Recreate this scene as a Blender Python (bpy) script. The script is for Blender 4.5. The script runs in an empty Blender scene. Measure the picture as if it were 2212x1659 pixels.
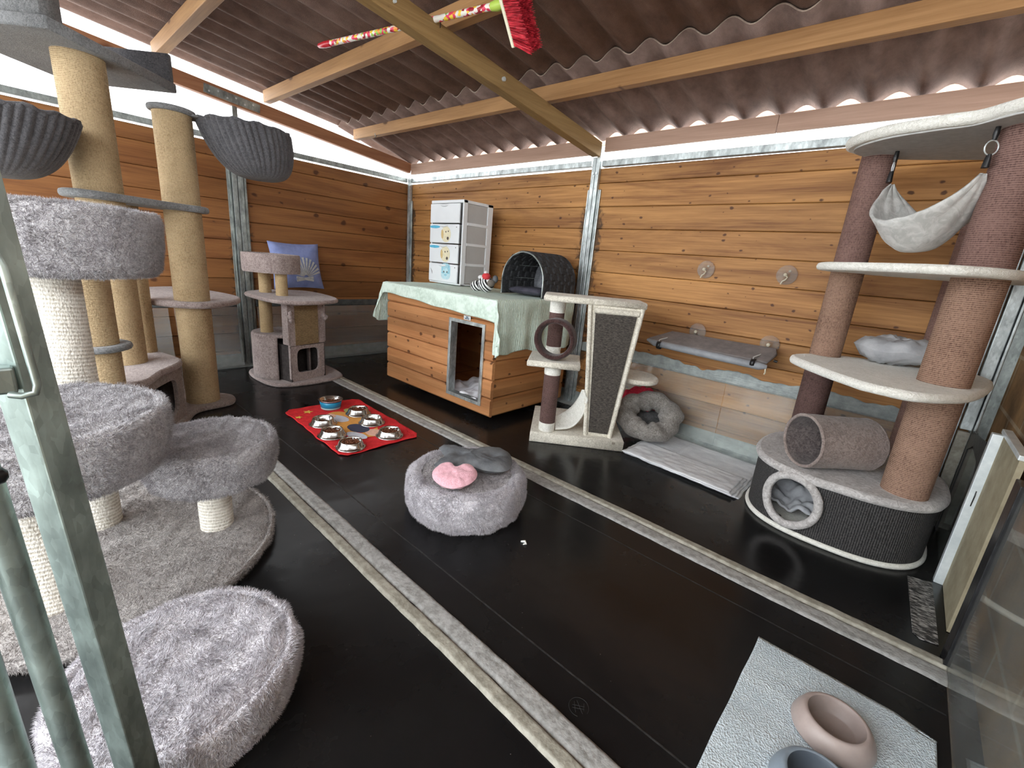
import bpy, bmesh, math, random
import numpy as np
from mathutils import Vector, Matrix, noise

# ------------------------------------------------------------------ camera
sc = bpy.context.scene
COL = sc.collection
YAW, PIT, ROL, FPX = -0.721015154, 0.270555406, 0.0857905999, 945.02
cy, sy, cp, sp = math.cos(YAW), math.sin(YAW), math.cos(PIT), math.sin(PIT)
fw = Vector((sy * cp, cy * cp, -sp)); rt = Vector((cy, -sy, 0)); up = rt.cross(fw)
cr, sr = math.cos(ROL), math.sin(ROL)
r2 = rt * cr + up * sr; u2 = -rt * sr + up * cr
cam_d = bpy.data.cameras.new('camera')
cam = bpy.data.objects.new('camera', cam_d); COL.objects.link(cam)
M4 = Matrix.Identity(4)
for i in range(3):
    M4[i][0] = r2[i]; M4[i][1] = u2[i]; M4[i][2] = -fw[i]
M4[0][3], M4[1][3], M4[2][3] = 0, 0, 1.0
cam.matrix_world = M4
cam_d.sensor_width = 36; cam_d.lens = 36 * FPX / 2212; cam_d.clip_start = .02
sc.camera = cam

# ------------------------------------------------------------------ world and exposure
w = bpy.data.worlds.new('overcast_sky'); sc.world = w; w.use_nodes = True
wn = w.node_tree; wn.nodes.clear()
wo = wn.nodes.new('ShaderNodeOutputWorld'); wb = wn.nodes.new('ShaderNodeBackground')
wb.inputs['Color'].default_value = (.93, .97, 1, 1); wb.inputs['Strength'].default_value = 1.0
wn.links.new(wb.outputs[0], wo.inputs[0])
sc.view_settings.view_transform = 'Standard'
try: sc.view_settings.look = 'None'
except Exception: pass
sc.view_settings.gamma = 1; sc.view_settings.use_curve_mapping = False
sc.view_settings.exposure = 2.85
sc.cycles.max_bounces = 8; sc.cycles.diffuse_bounces = 5; sc.cycles.transparent_max_bounces = 16

RNG = random.Random(7)
PI = math.pi

# ------------------------------------------------------------------ materials
def newmat(name):
    m = bpy.data.materials.new(name); m.use_nodes = True
    return m, m.node_tree, m.node_tree.nodes['Principled BSDF']
def N(nt, typ, **kw):
    n = nt.nodes.new(typ)
    for k, v in kw.items():
        if k.startswith('i_'):
            key = k[2:]
            n.inputs[int(key) if key.isdigit() else key].default_value = v
        else: setattr(n, k, v)
    return n
def ramp(nt, stops, interp='LINEAR'):
    n = nt.nodes.new('ShaderNodeValToRGB'); cr_ = n.color_ramp; cr_.interpolation = interp
    while len(cr_.elements) < len(stops): cr_.elements.new(.5)
    for e, (p, c) in zip(cr_.elements, stops):
        e.position = p; e.color = (*c, 1) if len(c) == 3 else c
    return n
def coords(nt, stretch=(1, 1, 1), loc=(0, 0, 0), rot=(0, 0, 0)):
    tc = N(nt, 'ShaderNodeTexCoord'); mp = N(nt, 'ShaderNodeMapping')
    mp.inputs['Scale'].default_value = stretch; mp.inputs['Location'].default_value = loc; mp.inputs['Rotation'].default_value = rot
    nt.links.new(tc.outputs['Object'], mp.inputs[0]); return mp.outputs[0]
def G(v): return (v, v, v)
def bump(nt, bs, h, strength=.5, dist=.01, prev=None):
    b = N(nt, 'ShaderNodeBump'); b.inputs['Strength'].default_value = strength; b.inputs['Distance'].default_value = dist
    nt.links.new(h, b.inputs['Height'])
    if prev is not None: nt.links.new(prev, b.inputs['Normal'])
    nt.links.new(b.outputs[0], bs.inputs['Normal']); return b.outputs[0]
def M(name, c1, c2=None, rough=.8, metal=0, ns=8, nd=5, stretch=(1, 1, 1), lo=.35, hi=.65, bmp=0, bs=60, bstr=(1, 1, 1), bd=.004, spec=.4, rough2=None):
    m, nt, b = newmat(name)
    b.inputs['Metallic'].default_value = metal; b.inputs['Roughness'].default_value = rough
    b.inputs['Specular IOR Level'].default_value = spec
    if c2 is None: b.inputs['Base Color'].default_value = (*c1, 1)
    else:
        n = N(nt, 'ShaderNodeTexNoise'); n.inputs['Scale'].default_value = ns; n.inputs['Detail'].default_value = nd; n.inputs['Roughness'].default_value = .65
        nt.links.new(coords(nt, stretch), n.inputs['Vector'])
        r = ramp(nt, [(lo, c1), (hi, c2)]); nt.links.new(n.outputs[0], r.inputs[0]); nt.links.new(r.outputs[0], b.inputs['Base Color'])
        if rough2 is not None:
            r_ = ramp(nt, [(lo, G(rough)), (hi, G(rough2))]); nt.links.new(n.outputs[0], r_.inputs[0]); nt.links.new(r_.outputs[0], b.inputs['Roughness'])
    if bmp:
        n2 = N(nt, 'ShaderNodeTexNoise'); n2.inputs['Scale'].default_value = bs; n2.inputs['Detail'].default_value = 4
        nt.links.new(coords(nt, bstr), n2.inputs['Vector']); bump(nt, b, n2.outputs[0], bmp, bd)
    return m

def wood(name, axis, light, dark, knots=True, plank=0, stains=None, rough=.55, ks=1.0, seed=0., grain=.55):
    """pine; axis = grain direction (0 x, 1 y); plank > 0: height of one board for tone changes"""
    m, nt, b = newmat(name); L = nt.links
    st = [9, 9, 9]; st[axis] = .9
    v = coords(nt, tuple(st), (seed, seed * 1.7, seed * .6))
    n1 = N(nt, 'ShaderNodeTexNoise', i_Scale=1.0, i_Detail=6.0, i_Roughness=.6, i_Distortion=.9); L.new(v, n1.inputs['Vector'])
    st2 = [110, 110, 110]; st2[axis] = 2.5
    n2 = N(nt, 'ShaderNodeTexNoise', i_Scale=1.0, i_Detail=4.0, i_Roughness=.7); L.new(coords(nt, tuple(st2)), n2.inputs['Vector'])
    mix = N(nt, 'ShaderNodeMath', operation='MULTIPLY_ADD'); L.new(n2.outputs[0], mix.inputs[0]); mix.inputs[1].default_value = grain; 
    L.new(n1.outputs[0], mix.inputs[2])
    r = ramp(nt, [(.55, dark), (.95, light)]); L.new(mix.outputs[0], r.inputs[0])
    col = r.outputs[0]
    if plank:
        sep = N(nt, 'ShaderNodeSeparateXYZ'); tc = N(nt, 'ShaderNodeTexCoord'); L.new(tc.outputs['Object'], sep.inputs[0])
        a = N(nt, 'ShaderNodeMath', operation='DIVIDE'); L.new(sep.outputs[2], a.inputs[0]); a.inputs[1].default_value = plank
        a2 = N(nt, 'ShaderNodeMath', operation='ADD'); L.new(a.outputs[0], a2.inputs[0]); a2.inputs[1].default_value = .13
        fl = N(nt, 'ShaderNodeMath', operation='FLOOR'); L.new(a2.outputs[0], fl.inputs[0])
        wn_ = N(nt, 'ShaderNodeTexWhiteNoise', noise_dimensions='1D'); L.new(fl.outputs[0], wn_.inputs['W'])
        mr = N(nt, 'ShaderNodeMapRange'); L.new(wn_.outputs[0], mr.inputs[0]); mr.inputs[3].default_value = .8; mr.inputs[4].default_value = 1.18
        mm = N(nt, 'ShaderNodeVectorMath', operation='SCALE'); L.new(col, mm.inputs[0]); L.new(mr.outputs[0], mm.inputs['Scale']); col = mm.outputs[0]
    if knots:
        tck = N(nt, 'ShaderNodeTexCoord'); sk = N(nt, 'ShaderNodeSeparateXYZ'); L.new(tck.outputs['Object'], sk.inputs[0])
        ka = N(nt, 'ShaderNodeMath', operation='MULTIPLY_ADD'); L.new(sk.outputs[axis], ka.inputs[0]); ka.inputs[1].default_value = 6.2 * ks; ka.inputs[2].default_value = seed * 3.1
        kz = N(nt, 'ShaderNodeMath', operation='MULTIPLY'); L.new(sk.outputs[2], kz.inputs[0]); kz.inputs[1].default_value = 8.6 * ks
        kc = N(nt, 'ShaderNodeCombineXYZ'); L.new(ka.outputs[0], kc.inputs[0]); L.new(kz.outputs[0], kc.inputs[1])
        nz_ = N(nt, 'ShaderNodeTexNoise', i_Scale=4.0, i_Detail=3.0); L.new(kc.outputs[0], nz_.inputs['Vector'])
        vm = N(nt, 'ShaderNodeVectorMath', operation='MULTIPLY_ADD'); L.new(nz_.outputs['Color'], vm.inputs[0]); vm.inputs[1].default_value = (.16,) * 3; L.new(kc.outputs[0], vm.inputs[2])
        vo = N(nt, 'ShaderNodeTexVoronoi', i_Scale=1.0, voronoi_dimensions='2D'); L.new(vm.outputs[0], vo.inputs['Vector'])
        sp_ = N(nt, 'ShaderNodeSeparateColor'); L.new(vo.outputs['Color'], sp_.inputs[0])
        th = N(nt, 'ShaderNodeMapRange'); L.new(sp_.outputs[0], th.inputs[0]); th.inputs[1].default_value = .3; th.inputs[3].default_value = -.03; th.inputs[4].default_value = .115
        d = N(nt, 'ShaderNodeMath', operation='SUBTRACT'); L.new(th.outputs[0], d.inputs[0]); L.new(vo.outputs['Distance'], d.inputs[1])
        kr = N(nt, 'ShaderNodeMapRange', interpolation_type='SMOOTHSTEP'); L.new(d.outputs[0], kr.inputs[0]); kr.inputs[1].default_value = -.03; kr.inputs[2].default_value = .045
        kr.inputs[4].default_value = .85
        mk = N(nt, 'ShaderNodeMixRGB'); L.new(kr.outputs[0], mk.inputs[0]); L.new(col, mk.inputs[1]); mk.inputs[2].default_value = (.055, .018, .008, 1); col = mk.outputs[0]
    if stains:   # damp stains beside the metal posts (coordinate along the wall, half width)
        tc = N(nt, 'ShaderNodeTexCoord'); sep = N(nt, 'ShaderNodeSeparateXYZ'); L.new(tc.outputs['Object'], sep.inputs[0])
        nn = N(nt, 'ShaderNodeTexNoise', i_Scale=14.0, i_Detail=5.0, i_Distortion=1.5); L.new(coords(nt, (1.2, 1.2, 1)), nn.inputs['Vector'])
        for (c0, hw, z1) in stains:
            d = N(nt, 'ShaderNodeMath', operation='SUBTRACT'); L.new(sep.outputs[axis], d.inputs[0]); d.inputs[1].default_value = c0
            ab = N(nt, 'ShaderNodeMath', operation='ABSOLUTE'); L.new(d.outputs[0], ab.inputs[0])
            mr = N(nt, 'ShaderNodeMapRange'); L.new(ab.outputs[0], mr.inputs[0]); mr.inputs[1].default_value = 0; mr.inputs[2].default_value = hw; mr.inputs[3].default_value = 1.05; mr.inputs[4].default_value = 0
            zz = N(nt, 'ShaderNodeMapRange', interpolation_type='SMOOTHSTEP'); L.new(sep.outputs[2], zz.inputs[0]); zz.inputs[1].default_value = z1 + .1; zz.inputs[2].default_value = z1 - .15
            mu = N(nt, 'ShaderNodeMath', operation='MULTIPLY'); L.new(mr.outputs[0], mu.inputs[0]); L.new(zz.outputs[0], mu.inputs[1])
            ad = N(nt, 'ShaderNodeMath', operation='ADD'); L.new(mu.outputs[0], ad.inputs[0]); L.new(nn.outputs[0], ad.inputs[1])
            sr_ = N(nt, 'ShaderNodeMapRange', interpolation_type='SMOOTHSTEP'); L.new(ad.outputs[0], sr_.inputs[0]); sr_.inputs[1].default_value = 1.02; sr_.inputs[2].default_value = 1.3; sr_.inputs[4].default_value = .85
            mk = N(nt, 'ShaderNodeMixRGB'); L.new(sr_.outputs[0], mk.inputs[0]); L.new(col, mk.inputs[1]); mk.inputs[2].default_value = (.035, .02, .012, 1); col = mk.outputs[0]
    L.new(col, b.inputs['Base Color']); b.inputs['Roughness'].default_value = rough; b.inputs['Specular IOR Level'].default_value = .3
    bump(nt, b, n2.outputs[0], .25, .003)
    return m

def rope(name, c1, c2, pitch=.006, tilt=0, bmpS=.9):
    m, nt, b = newmat(name); L = nt.links
    wv = N(nt, 'ShaderNodeTexWave', wave_type='BANDS', bands_direction='Z', i_Distortion=.7, i_Detail=2.0)
    wv.inputs['Scale'].default_value = .314 / pitch; wv.inputs['Detail Scale'].default_value = 6
    L.new(coords(nt, (1, 1, 1), rot=(tilt, tilt, 0)), wv.inputs['Vector'])
    n = N(nt, 'ShaderNodeTexNoise', i_Scale=220.0, i_Detail=3.0); L.new(coords(nt, (1, 1, .45)), n.inputs['Vector'])
    n3 = N(nt, 'ShaderNodeTexNoise', i_Scale=9.0, i_Detail=3.0); L.new(coords(nt), n3.inputs['Vector'])
    ad = N(nt, 'ShaderNodeMath', operation='MULTIPLY_ADD'); L.new(wv.outputs[1], ad.inputs[0]); ad.inputs[1].default_value = .45; L.new(n.outputs[0], ad.inputs[2])
    ad2 = N(nt, 'ShaderNodeMath', operation='MULTIPLY_ADD'); L.new(n3.outputs[0], ad2.inputs[0]); ad2.inputs[1].default_value = .5; L.new(ad.outputs[0], ad2.inputs[2])
    r = ramp(nt, [(.62, c1), (1.0, c2)]); mr = N(nt, 'ShaderNodeMapRange'); L.new(ad2.outputs[0], mr.inputs[0]); mr.inputs[2].default_value = 1.35
    r = ramp(nt, [(.38, c1), (.8, c2)]); L.new(mr.outputs[0], r.inputs[0]); L.new(r.outputs[0], b.inputs['Base Color'])
    b.inputs['Roughness'].default_value = .8; b.inputs['Specular IOR Level'].default_value = .2
    bump(nt, b, ad.outputs[0], bmpS, .0035)
    return m

def plush(name, c1, c2, c3=None, bs=170, bstrength=.8, mid=.5):
    m, nt, b = newmat(name); L = nt.links
    n = N(nt, 'ShaderNodeTexNoise', i_Scale=bs, i_Detail=3.0, i_Roughness=.6); n.inputs['Distortion'].default_value = 1.2
    L.new(coords(nt), n.inputs['Vector'])
    n2 = N(nt, 'ShaderNodeTexNoise', i_Scale=11.0, i_Detail=5.0, i_Distortion=.6); L.new(coords(nt), n2.inputs['Vector'])
    a = N(nt, 'ShaderNodeMath', operation='MULTIPLY_ADD'); L.new(n2.outputs[0], a.inputs[0]); a.inputs[1].default_value = .35
    L.new(n.outputs[0], a.inputs[2]); s = N(nt, 'ShaderNodeMath', operation='MULTIPLY'); L.new(a.outputs[0], s.inputs[0]); s.inputs[1].default_value = 1 / 1.35
    r = ramp(nt, [(mid - .1, c1), (mid + .09, c2)] + ([(mid + .2, c3)] if c3 else [])); L.new(s.outputs[0], r.inputs[0]); L.new(r.outputs[0], b.inputs['Base Color'])
    b.inputs['Roughness'].default_value = .95; b.inputs['Specular IOR Level'].default_value = .1
    b.inputs['Sheen Weight'].default_value = .25
    bump(nt, b, s.outputs[0], bstrength, .012)
    return m

def galv(name, base=.45, tint=(.92, 1.0, 1.0)):
    m, nt, b = newmat(name); L = nt.links
    v = N(nt, 'ShaderNodeTexVoronoi', i_Scale=130.0); L.new(coords(nt, (1, 1, .45)), v.inputs['Vector'])
    n = N(nt, 'ShaderNodeTexNoise', i_Scale=24.0, i_Detail=5.0); L.new(coords(nt, (1, 1, .5)), n.inputs['Vector'])
    s = N(nt, 'ShaderNodeSeparateColor'); L.new(v.outputs['Color'], s.inputs[0])
    a = N(nt, 'ShaderNodeMath', operation='MULTIPLY_ADD'); L.new(s.outputs[0], a.inputs[0]); a.inputs[1].default_value = .14; L.new(n.outputs[0], a.inputs[2])
    r = ramp(nt, [(.35, tuple(base * .55 * t for t in tint)), (.62, tuple(base * t for t in tint)), (.85, tuple(min(1, base * 1.5) * t for t in tint))])
    L.new(a.outputs[0], r.inputs[0]); L.new(r.outputs[0], b.inputs['Base Color'])
    b.inputs['Metallic'].default_value = .7; b.inputs['Roughness'].default_value = .38
    bump(nt, b, n.outputs[0], .15, .003)
    return m
def plastic_clear(name, tint=(.97, .98, .97), haze=.07, gl=1.0):
    m = bpy.data.materials.new(name); m.use_nodes = True; nt = m.node_tree; nt.nodes.clear(); L = nt.links
    o = N(nt, 'ShaderNodeOutputMaterial'); t = N(nt, 'ShaderNodeBsdfTransparent'); g = N(nt, 'ShaderNodeBsdfGlossy'); d = N(nt, 'ShaderNodeBsdfDiffuse')
    t.inputs[0].default_value = (*tint, 1); g.inputs['Roughness'].default_value = .04; d.inputs[0].default_value = (.75, .78, .76, 1)
    fr = N(nt, 'ShaderNodeFresnel'); fr.inputs[0].default_value = 1.45
    n = N(nt, 'ShaderNodeTexNoise', i_Scale=5.0, i_Detail=5.0); L.new(coords(nt), n.inputs['Vector'])
    mr = N(nt, 'ShaderNodeMapRange'); L.new(n.outputs[0], mr.inputs[0]); mr.inputs[1].default_value = .35; mr.inputs[2].default_value = .75; mr.inputs[3].default_value = haze * .7; mr.inputs[4].default_value = haze * 1.4
    a = N(nt, 'ShaderNodeMixShader'); L.new(mr.outputs[0], a.inputs[0]); L.new(t.outputs[0], a.inputs[1]); L.new(d.outputs[0], a.inputs[2])
    gm = N(nt, 'ShaderNodeMath', operation='MULTIPLY'); L.new(fr.outputs[0], gm.inputs[0]); gm.inputs[1].default_value = gl
    c = N(nt, 'ShaderNodeMixShader'); L.new(gm.outputs[0], c.inputs[0]); L.new(a.outputs[0], c.inputs[1]); L.new(g.outputs[0], c.inputs[2])
    L.new(c.outputs[0], o.inputs[0]); return m

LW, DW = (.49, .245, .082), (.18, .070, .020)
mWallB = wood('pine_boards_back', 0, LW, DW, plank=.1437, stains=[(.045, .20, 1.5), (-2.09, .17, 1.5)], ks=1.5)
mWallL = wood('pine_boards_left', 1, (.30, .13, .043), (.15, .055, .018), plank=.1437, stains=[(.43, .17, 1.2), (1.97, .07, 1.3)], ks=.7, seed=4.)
mHouse = wood('kennel_boards', 0, (.55, .27, .115), (.34, .145, .055), plank=.121, ks=1.1, seed=9., grain=.35)
mHouseS = wood('kennel_boards_side', 1, (.50, .25, .10), (.30, .125, .042), plank=.121, ks=1.1, seed=2., grain=.35)
mRaft = wood('rafter_wood', 1, (.34, .215, .085), (.19, .11, .04), ks=.35, seed=6., rough=.6)
mRaftL = wood('rafter_wood_red', 1, (.42, .20, .10), (.25, .10, .05), ks=.3, seed=2., rough=.6)
mPurl = wood('purlin_wood', 0, (.47, .26, .11), (.29, .145, .055), ks=.5, seed=1., rough=.6)
mFasc = wood('fascia_wood', 0, (.50, .33, .25), (.36, .225, .165), ks=.2, seed=5., rough=.7)
mFascO = wood('outer_fascia', 0, (.85, .55, .38), (.7, .42, .28), ks=.2, seed=5., rough=.7)
mRoof = M('fibre_roof_sheet', (.165, .108, .09), (.34, .235, .20), rough=.85, ns=14, nd=6, stretch=(1, .5, 1), bmp=.7, bs=260, bd=.004, lo=.3, hi=.75)
mRoofE = M('roof_sheet_edge', (.35, .27, .22), (.55, .43, .35), ns=30)
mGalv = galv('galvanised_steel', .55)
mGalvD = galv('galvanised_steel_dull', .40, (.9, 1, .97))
mGate = galv('gate_steel', .52, (.82, 1.0, .95))
mStone = None

def stone_mat():
    m, nt, b = newmat('sandstone_blocks'); L = nt.links
    br = N(nt, 'ShaderNodeTexBrick'); L.new(coords(nt, (1, 1, 1), rot=(0, 0, 0)), br.inputs['Vector'])
    tc = N(nt, 'ShaderNodeTexCoord'); sep = N(nt, 'ShaderNodeSeparateXYZ'); cmb = N(nt, 'ShaderNodeCombineXYZ')
    L.new(tc.outputs['Object'], sep.inputs[0]); L.new(sep.outputs[1], cmb.inputs[0]); L.new(sep.outputs[2], cmb.inputs[1]); L.new(cmb.outputs[0], br.inputs['Vector'])
    br.inputs['Scale'].default_value = 1.0; br.inputs['Mortar Size'].default_value = .009; br.inputs['Brick Width'].default_value = .46; br.inputs['Row Height'].default_value = .215
    br.inputs['Color1'].default_value = (.42, .27, .13, 1); br.inputs['Color2'].default_value = (.33, .20, .095, 1); br.inputs['Mortar'].default_value = (.55, .46, .34, 1)
    br.inputs['Mortar Smooth'].default_value = .4
    n = N(nt, 'ShaderNodeTexNoise', i_Scale=7.0, i_Detail=7.0, i_Roughness=.65); L.new(coords(nt), n.inputs['Vector'])
    r = ramp(nt, [(.3, (.45, .42, .38)), (.7, (1.3, 1.2, 1.05))]); L.new(n.outputs[0], r.inputs[0])
    mx = N(nt, 'ShaderNodeMixRGB', blend_type='MULTIPLY'); mx.inputs[0].default_value = 1; L.new(br.outputs[0], mx.inputs[1]); L.new(r.outputs[0], mx.inputs[2]); L.new(mx.outputs[0], b.inputs['Base Color'])
    b.inputs['Roughness'].default_value = .8; bump(nt, b, n.outputs[0], .5, .01)
    return m
mStone = stone_mat()

def floor_mat():
    m, nt, b = newmat('black_rubber'); L = nt.links
    n = N(nt, 'ShaderNodeTexNoise', i_Scale=1.6, i_Detail=6.0, i_Roughness=.6); L.new(coords(nt), n.inputs['Vector'])
    rr = ramp(nt, [(.3, G(.17)), (.75, G(.36))]); L.new(n.outputs[0], rr.inputs[0]); L.new(rr.outputs[0], b.inputs['Roughness'])
    base = ramp(nt, [(.35, (.0065, .0065, .007)), (.8, (.017, .017, .0175))]); L.new(n.outputs[0], base.inputs[0]); col = base.outputs[0]
    # short pale hairs and crumbs
    for sc_, rot, st, th, c in ((38., .5, (1, .09, 1), .02, .35), (44., -.7, (.09, 1, 1), .02, .35), (34., 0, (1, 1, 1), .035, .6)):
        vo = N(nt, 'ShaderNodeTexVoronoi', i_Scale=sc_); L.new(coords(nt, st, rot=(0, 0, rot)), vo.inputs['Vector'])
        sp_ = N(nt, 'ShaderNodeSeparateColor'); L.new(vo.outputs['Color'], sp_.inputs[0])
        g = N(nt, 'ShaderNodeMath', operation='GREATER_THAN'); L.new(sp_.outputs[0], g.inputs[0]); g.inputs[1].default_value = .72
        l = N(nt, 'ShaderNodeMath', operation='LESS_THAN'); L.new(vo.outputs['Distance'], l.inputs[0]); l.inputs[1].default_value = th
        mu = N(nt, 'ShaderNodeMath', operation='MULTIPLY'); L.new(g.outputs[0], mu.inputs[0]); L.new(l.outputs[0], mu.inputs[1])
        ms = N(nt, 'ShaderNodeTexNoise', i_Scale=1.3, i_Detail=2.0); L.new(coords(nt, loc=(4, 2, 0)), ms.inputs['Vector'])
        mr = N(nt, 'ShaderNodeMapRange'); L.new(ms.outputs[0], mr.inputs[0]); mr.inputs[1].default_value = .45; mr.inputs[2].default_value = .62; mr.inputs[4].default_value = c
        m2 = N(nt, 'ShaderNodeMath', operation='MULTIPLY'); L.new(mu.outputs[0], m2.inputs[0]); L.new(mr.outputs[0], m2.inputs[1])
        mk = N(nt, 'ShaderNodeMixRGB'); L.new(m2.outputs[0], mk.inputs[0]); L.new(col, mk.inputs[1]); mk.inputs[2].default_value = (.45, .43, .4, 1); col = mk.outputs[0]
    L.new(col, b.inputs['Base Color']); b.inputs['Specular IOR Level'].default_value = .28
    nb = N(nt, 'ShaderNodeTexNoise', i_Scale=5.0, i_Detail=3.0); L.new(coords(nt), nb.inputs['Vector']); bump(nt, b, nb.outputs[0], .12, .03)
    return m
mFloor = floor_mat()
mBand = M('embossed_grey_tape', (.27, .27, .255), (.42, .42, .41), rough=.55, ns=45, nd=2, bmp=.6, bs=95, bd=.004, lo=.35, hi=.6)
mBandB = M('beige_grey_tape', (.25, .235, .19), (.40, .38, .32), rough=.55, ns=35, nd=3, bmp=.6, bs=80, bd=.004)
mTape = M('grey_duct_tape', (.24, .27, .265), (.38, .42, .41), rough=.42, ns=18, nd=4, bmp=.7, bs=30, bd=.006, bstr=(1, 1, 3))
mTapeD = M('dark_duct_tape', (.05, .055, .055), (.10, .11, .11), rough=.35, ns=18, bmp=.4, bs=30)
mBlackT = M('black_tape', (.008, .008, .009), (.02, .02, .022), rough=.3, ns=18, bmp=.4, bs=40)
mAcry = plastic_clear('clear_acrylic', haze=.13)
mAcryR = plastic_clear('clear_acrylic_dusty', (.93, .95, .93), .10, .55)
mGap = M('dark_gap', (.02, .012, .008))
mAlu = M('aluminium', (.62, .68, .70), (.78, .83, .84), rough=.35, metal=.4, ns=20)
mKhaki = M('khaki_board', (.27, .235, .155), (.38, .34, .235), rough=.75, ns=12, nd=6, bmp=.3, bs=50)
mGravel = M('concrete_ground', (.35, .34, .32), (.5, .49, .46), ns=3)

# ------------------------------------------------------------------ mesh builder
class MB:
    def __init__(s): s.v = []; s.f = []; s.sm = []
    def add(s, vs, fs, smooth=False):
        o = len(s.v); s.v += [tuple(p) for p in vs]; s.f += [tuple(i + o for i in f) for f in fs]; s.sm += [smooth] * len(fs); return s
    def box(s, x0, x1, y0, y1, z0, z1):
        return s.add([(x, y, z) for z in (z0, z1) for x, y in ((x0, y0), (x1, y0), (x1, y1), (x0, y1))],
                     [(3, 2, 1, 0), (4, 5, 6, 7), (0, 1, 5, 4), (1, 2, 6, 5), (2, 3, 7, 6), (3, 0, 4, 7)])
    def obox(s, c, a, b, d):
        c, a, b, d = map(Vector, (c, a, b, d))
        vs = [c + a * i + b * j + d * k for k in (-1, 1) for i, j in ((-1, -1), (1, -1), (1, 1), (-1, 1))]
        return s.add(vs, [(3, 2, 1, 0), (4, 5, 6, 7), (0, 1, 5, 4), (1, 2, 6, 5), (2, 3, 7, 6), (3, 0, 4, 7)])
    def beam(s, p, q, wd, ht, upv=(0, 0, 1)):
        p, q = Vector(p), Vector(q); d = (q - p); l = d.length; d.normalize(); sd = d.cross(Vector(upv)).normalized(); u = sd.cross(d)
        return s.obox((p + q) / 2, d * l / 2, sd * wd / 2, u * ht / 2)
    def tube(s, pts, r, n=12, cap=True, closed=False):
        pts = [Vector(p) for p in pts]; k = len(pts); rs = r if isinstance(r, (list, tuple)) else [r] * k
        vs = []; prev = None
        for i, p in enumerate(pts):
            if closed: t = pts[(i + 1) % k] - pts[i - 1]
            else: t = pts[min(i + 1, k - 1)] - pts[max(i - 1, 0)]
            t.normalize()
            if prev is None:
                a = Vector((0, 0, 1)) if abs(t.z) < .9 else Vector((1, 0, 0)); x = t.cross(a).normalized()
            else: x = (prev - t * prev.dot(t)).normalized()
            prev = x; y = t.cross(x)
            vs += [p + (x * math.cos(2 * PI * j / n) + y * math.sin(2 * PI * j / n)) * rs[i] for j in range(n)]
        fs = []
        for i in range(k if closed else k - 1):
            a, b = i * n, ((i + 1) % k) * n
            fs += [(a + j, a + (j + 1) % n, b + (j + 1) % n, b + j) for j in range(n)]
        s.add(vs, fs, True)
        if cap and not closed:
            s.add(vs[:n], [tuple(range(n))[::-1]]); s.add(vs[-n:], [tuple(range(n))])
        return s
    def lathe(s, prof, c=(0, 0, 0), n=48, disp=None, smooth=True, ell=(1, 1)):
        cx, cy_, cz = c; vs = []
        for r, z in prof:
            for j in range(n):
                a = 2 * PI * j / n; vs.append((cx + r * math.cos(a) * ell[0], cy_ + r * math.sin(a) * ell[1], cz + z))
        if disp: vs = [disp(Vector(p)) for p in vs]
        fs = []
        for i in range(len(prof) - 1):
            a, b = i * n, (i + 1) * n
            fs += [(a + j, a + (j + 1) % n, b + (j + 1) % n, b + j) for j in range(n)]
        s.add(vs, fs, smooth)
        return s
    def prism(s, out, z0, z1, e=.012, ez=None, smooth=True):
        """outline prism with rounded rims"""
        ez = e if ez is None else ez
        out = [Vector((p[0], p[1])) for p in out]; k = len(out)
        nrm = []
        for i in range(k):
            t = (out[(i + 1) % k] - out[i - 1]).normalized(); nrm.append(Vector((t.y, -t.x)))
        area = sum(out[i - 1].x * out[i].y - out[i].x * out[i - 1].y for i in range(k))
        sg = 1 if area > 0 else -1
        rings = [(-e, z0), (-e * .3, z0 + ez * .3), (0, z0 + ez), (0, z1 - ez), (-e * .3, z1 - ez * .3), (-e, z1)]
        vs = []
        for o, z in rings:
            vs += [(p.x + n_.x * o * sg, p.y + n_.y * o * sg, z) for p, n_ in zip(out, nrm)]
        fs = []
        for i in range(len(rings) - 1):
            a, b = i * k, (i + 1) * k
            fs += [(a + j, a + (j + 1) % k, b + (j + 1) % k, b + j) for j in range(k)]
        s.add(vs, fs, smooth); s.add(vs[:k], [tuple(range(k))[::-1]]); s.add(vs[-k:], [tuple(range(k))])
        return s
    def grid(s, fn, nu, nv, closeu=False, smooth=True):
        vs = [fn(i / (nu if closeu else nu - 1), j / (nv - 1)) for j in range(nv) for i in range(nu)]
        fs = []
        for j in range(nv - 1):
            for i in range(nu if closeu else nu - 1):
                a = j * nu + i; b = j * nu + (i + 1) % nu; fs.append((a, b, b + nu, a + nu))
        return s.add(vs, fs, smooth)
    def xf(s, m): s.v = [tuple(m @ Vector(p)) for p in s.v]; return s
    def disp(s, amp, freq, seed=0):
        out = []
        for p in s.v:
            q = Vector(p) * freq + Vector((seed, seed * .7, seed * .3)); nv = noise.noise_vector(q); out.append(tuple(Vector(p) + nv * amp))
        s.v = out; return s
    def build(s, name, mat, parent=None, bevel=0, solid=0, sub=0, fur=None, auto=False, offs=0.):
        o_ = origin_of(parent)
        if parent is None:
            arr = np.array(s.v); o_ = Vector(((arr[:, 0].min() + arr[:, 0].max()) / 2, (arr[:, 1].min() + arr[:, 1].max()) / 2, arr[:, 2].min()))
        me = bpy.data.meshes.new(name)
        vs = [(p[0] - o_.x, p[1] - o_.y, p[2] - o_.z) for p in s.v]; fs = list(s.f); sm = list(s.sm)
        if fur: vs, fs, sm = add_fur(vs, fs, sm, **fur)
        me.from_pydata(vs, [], fs)
        if len(fs) < 30000 or not fur: me.validate()
        if len(me.polygons) == len(sm): me.polygons.foreach_set('use_smooth', sm)
        me.update()
        mats = mat if isinstance(mat, (list, tuple)) else [mat]
        for m_ in mats: me.materials.append(m_)
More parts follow.
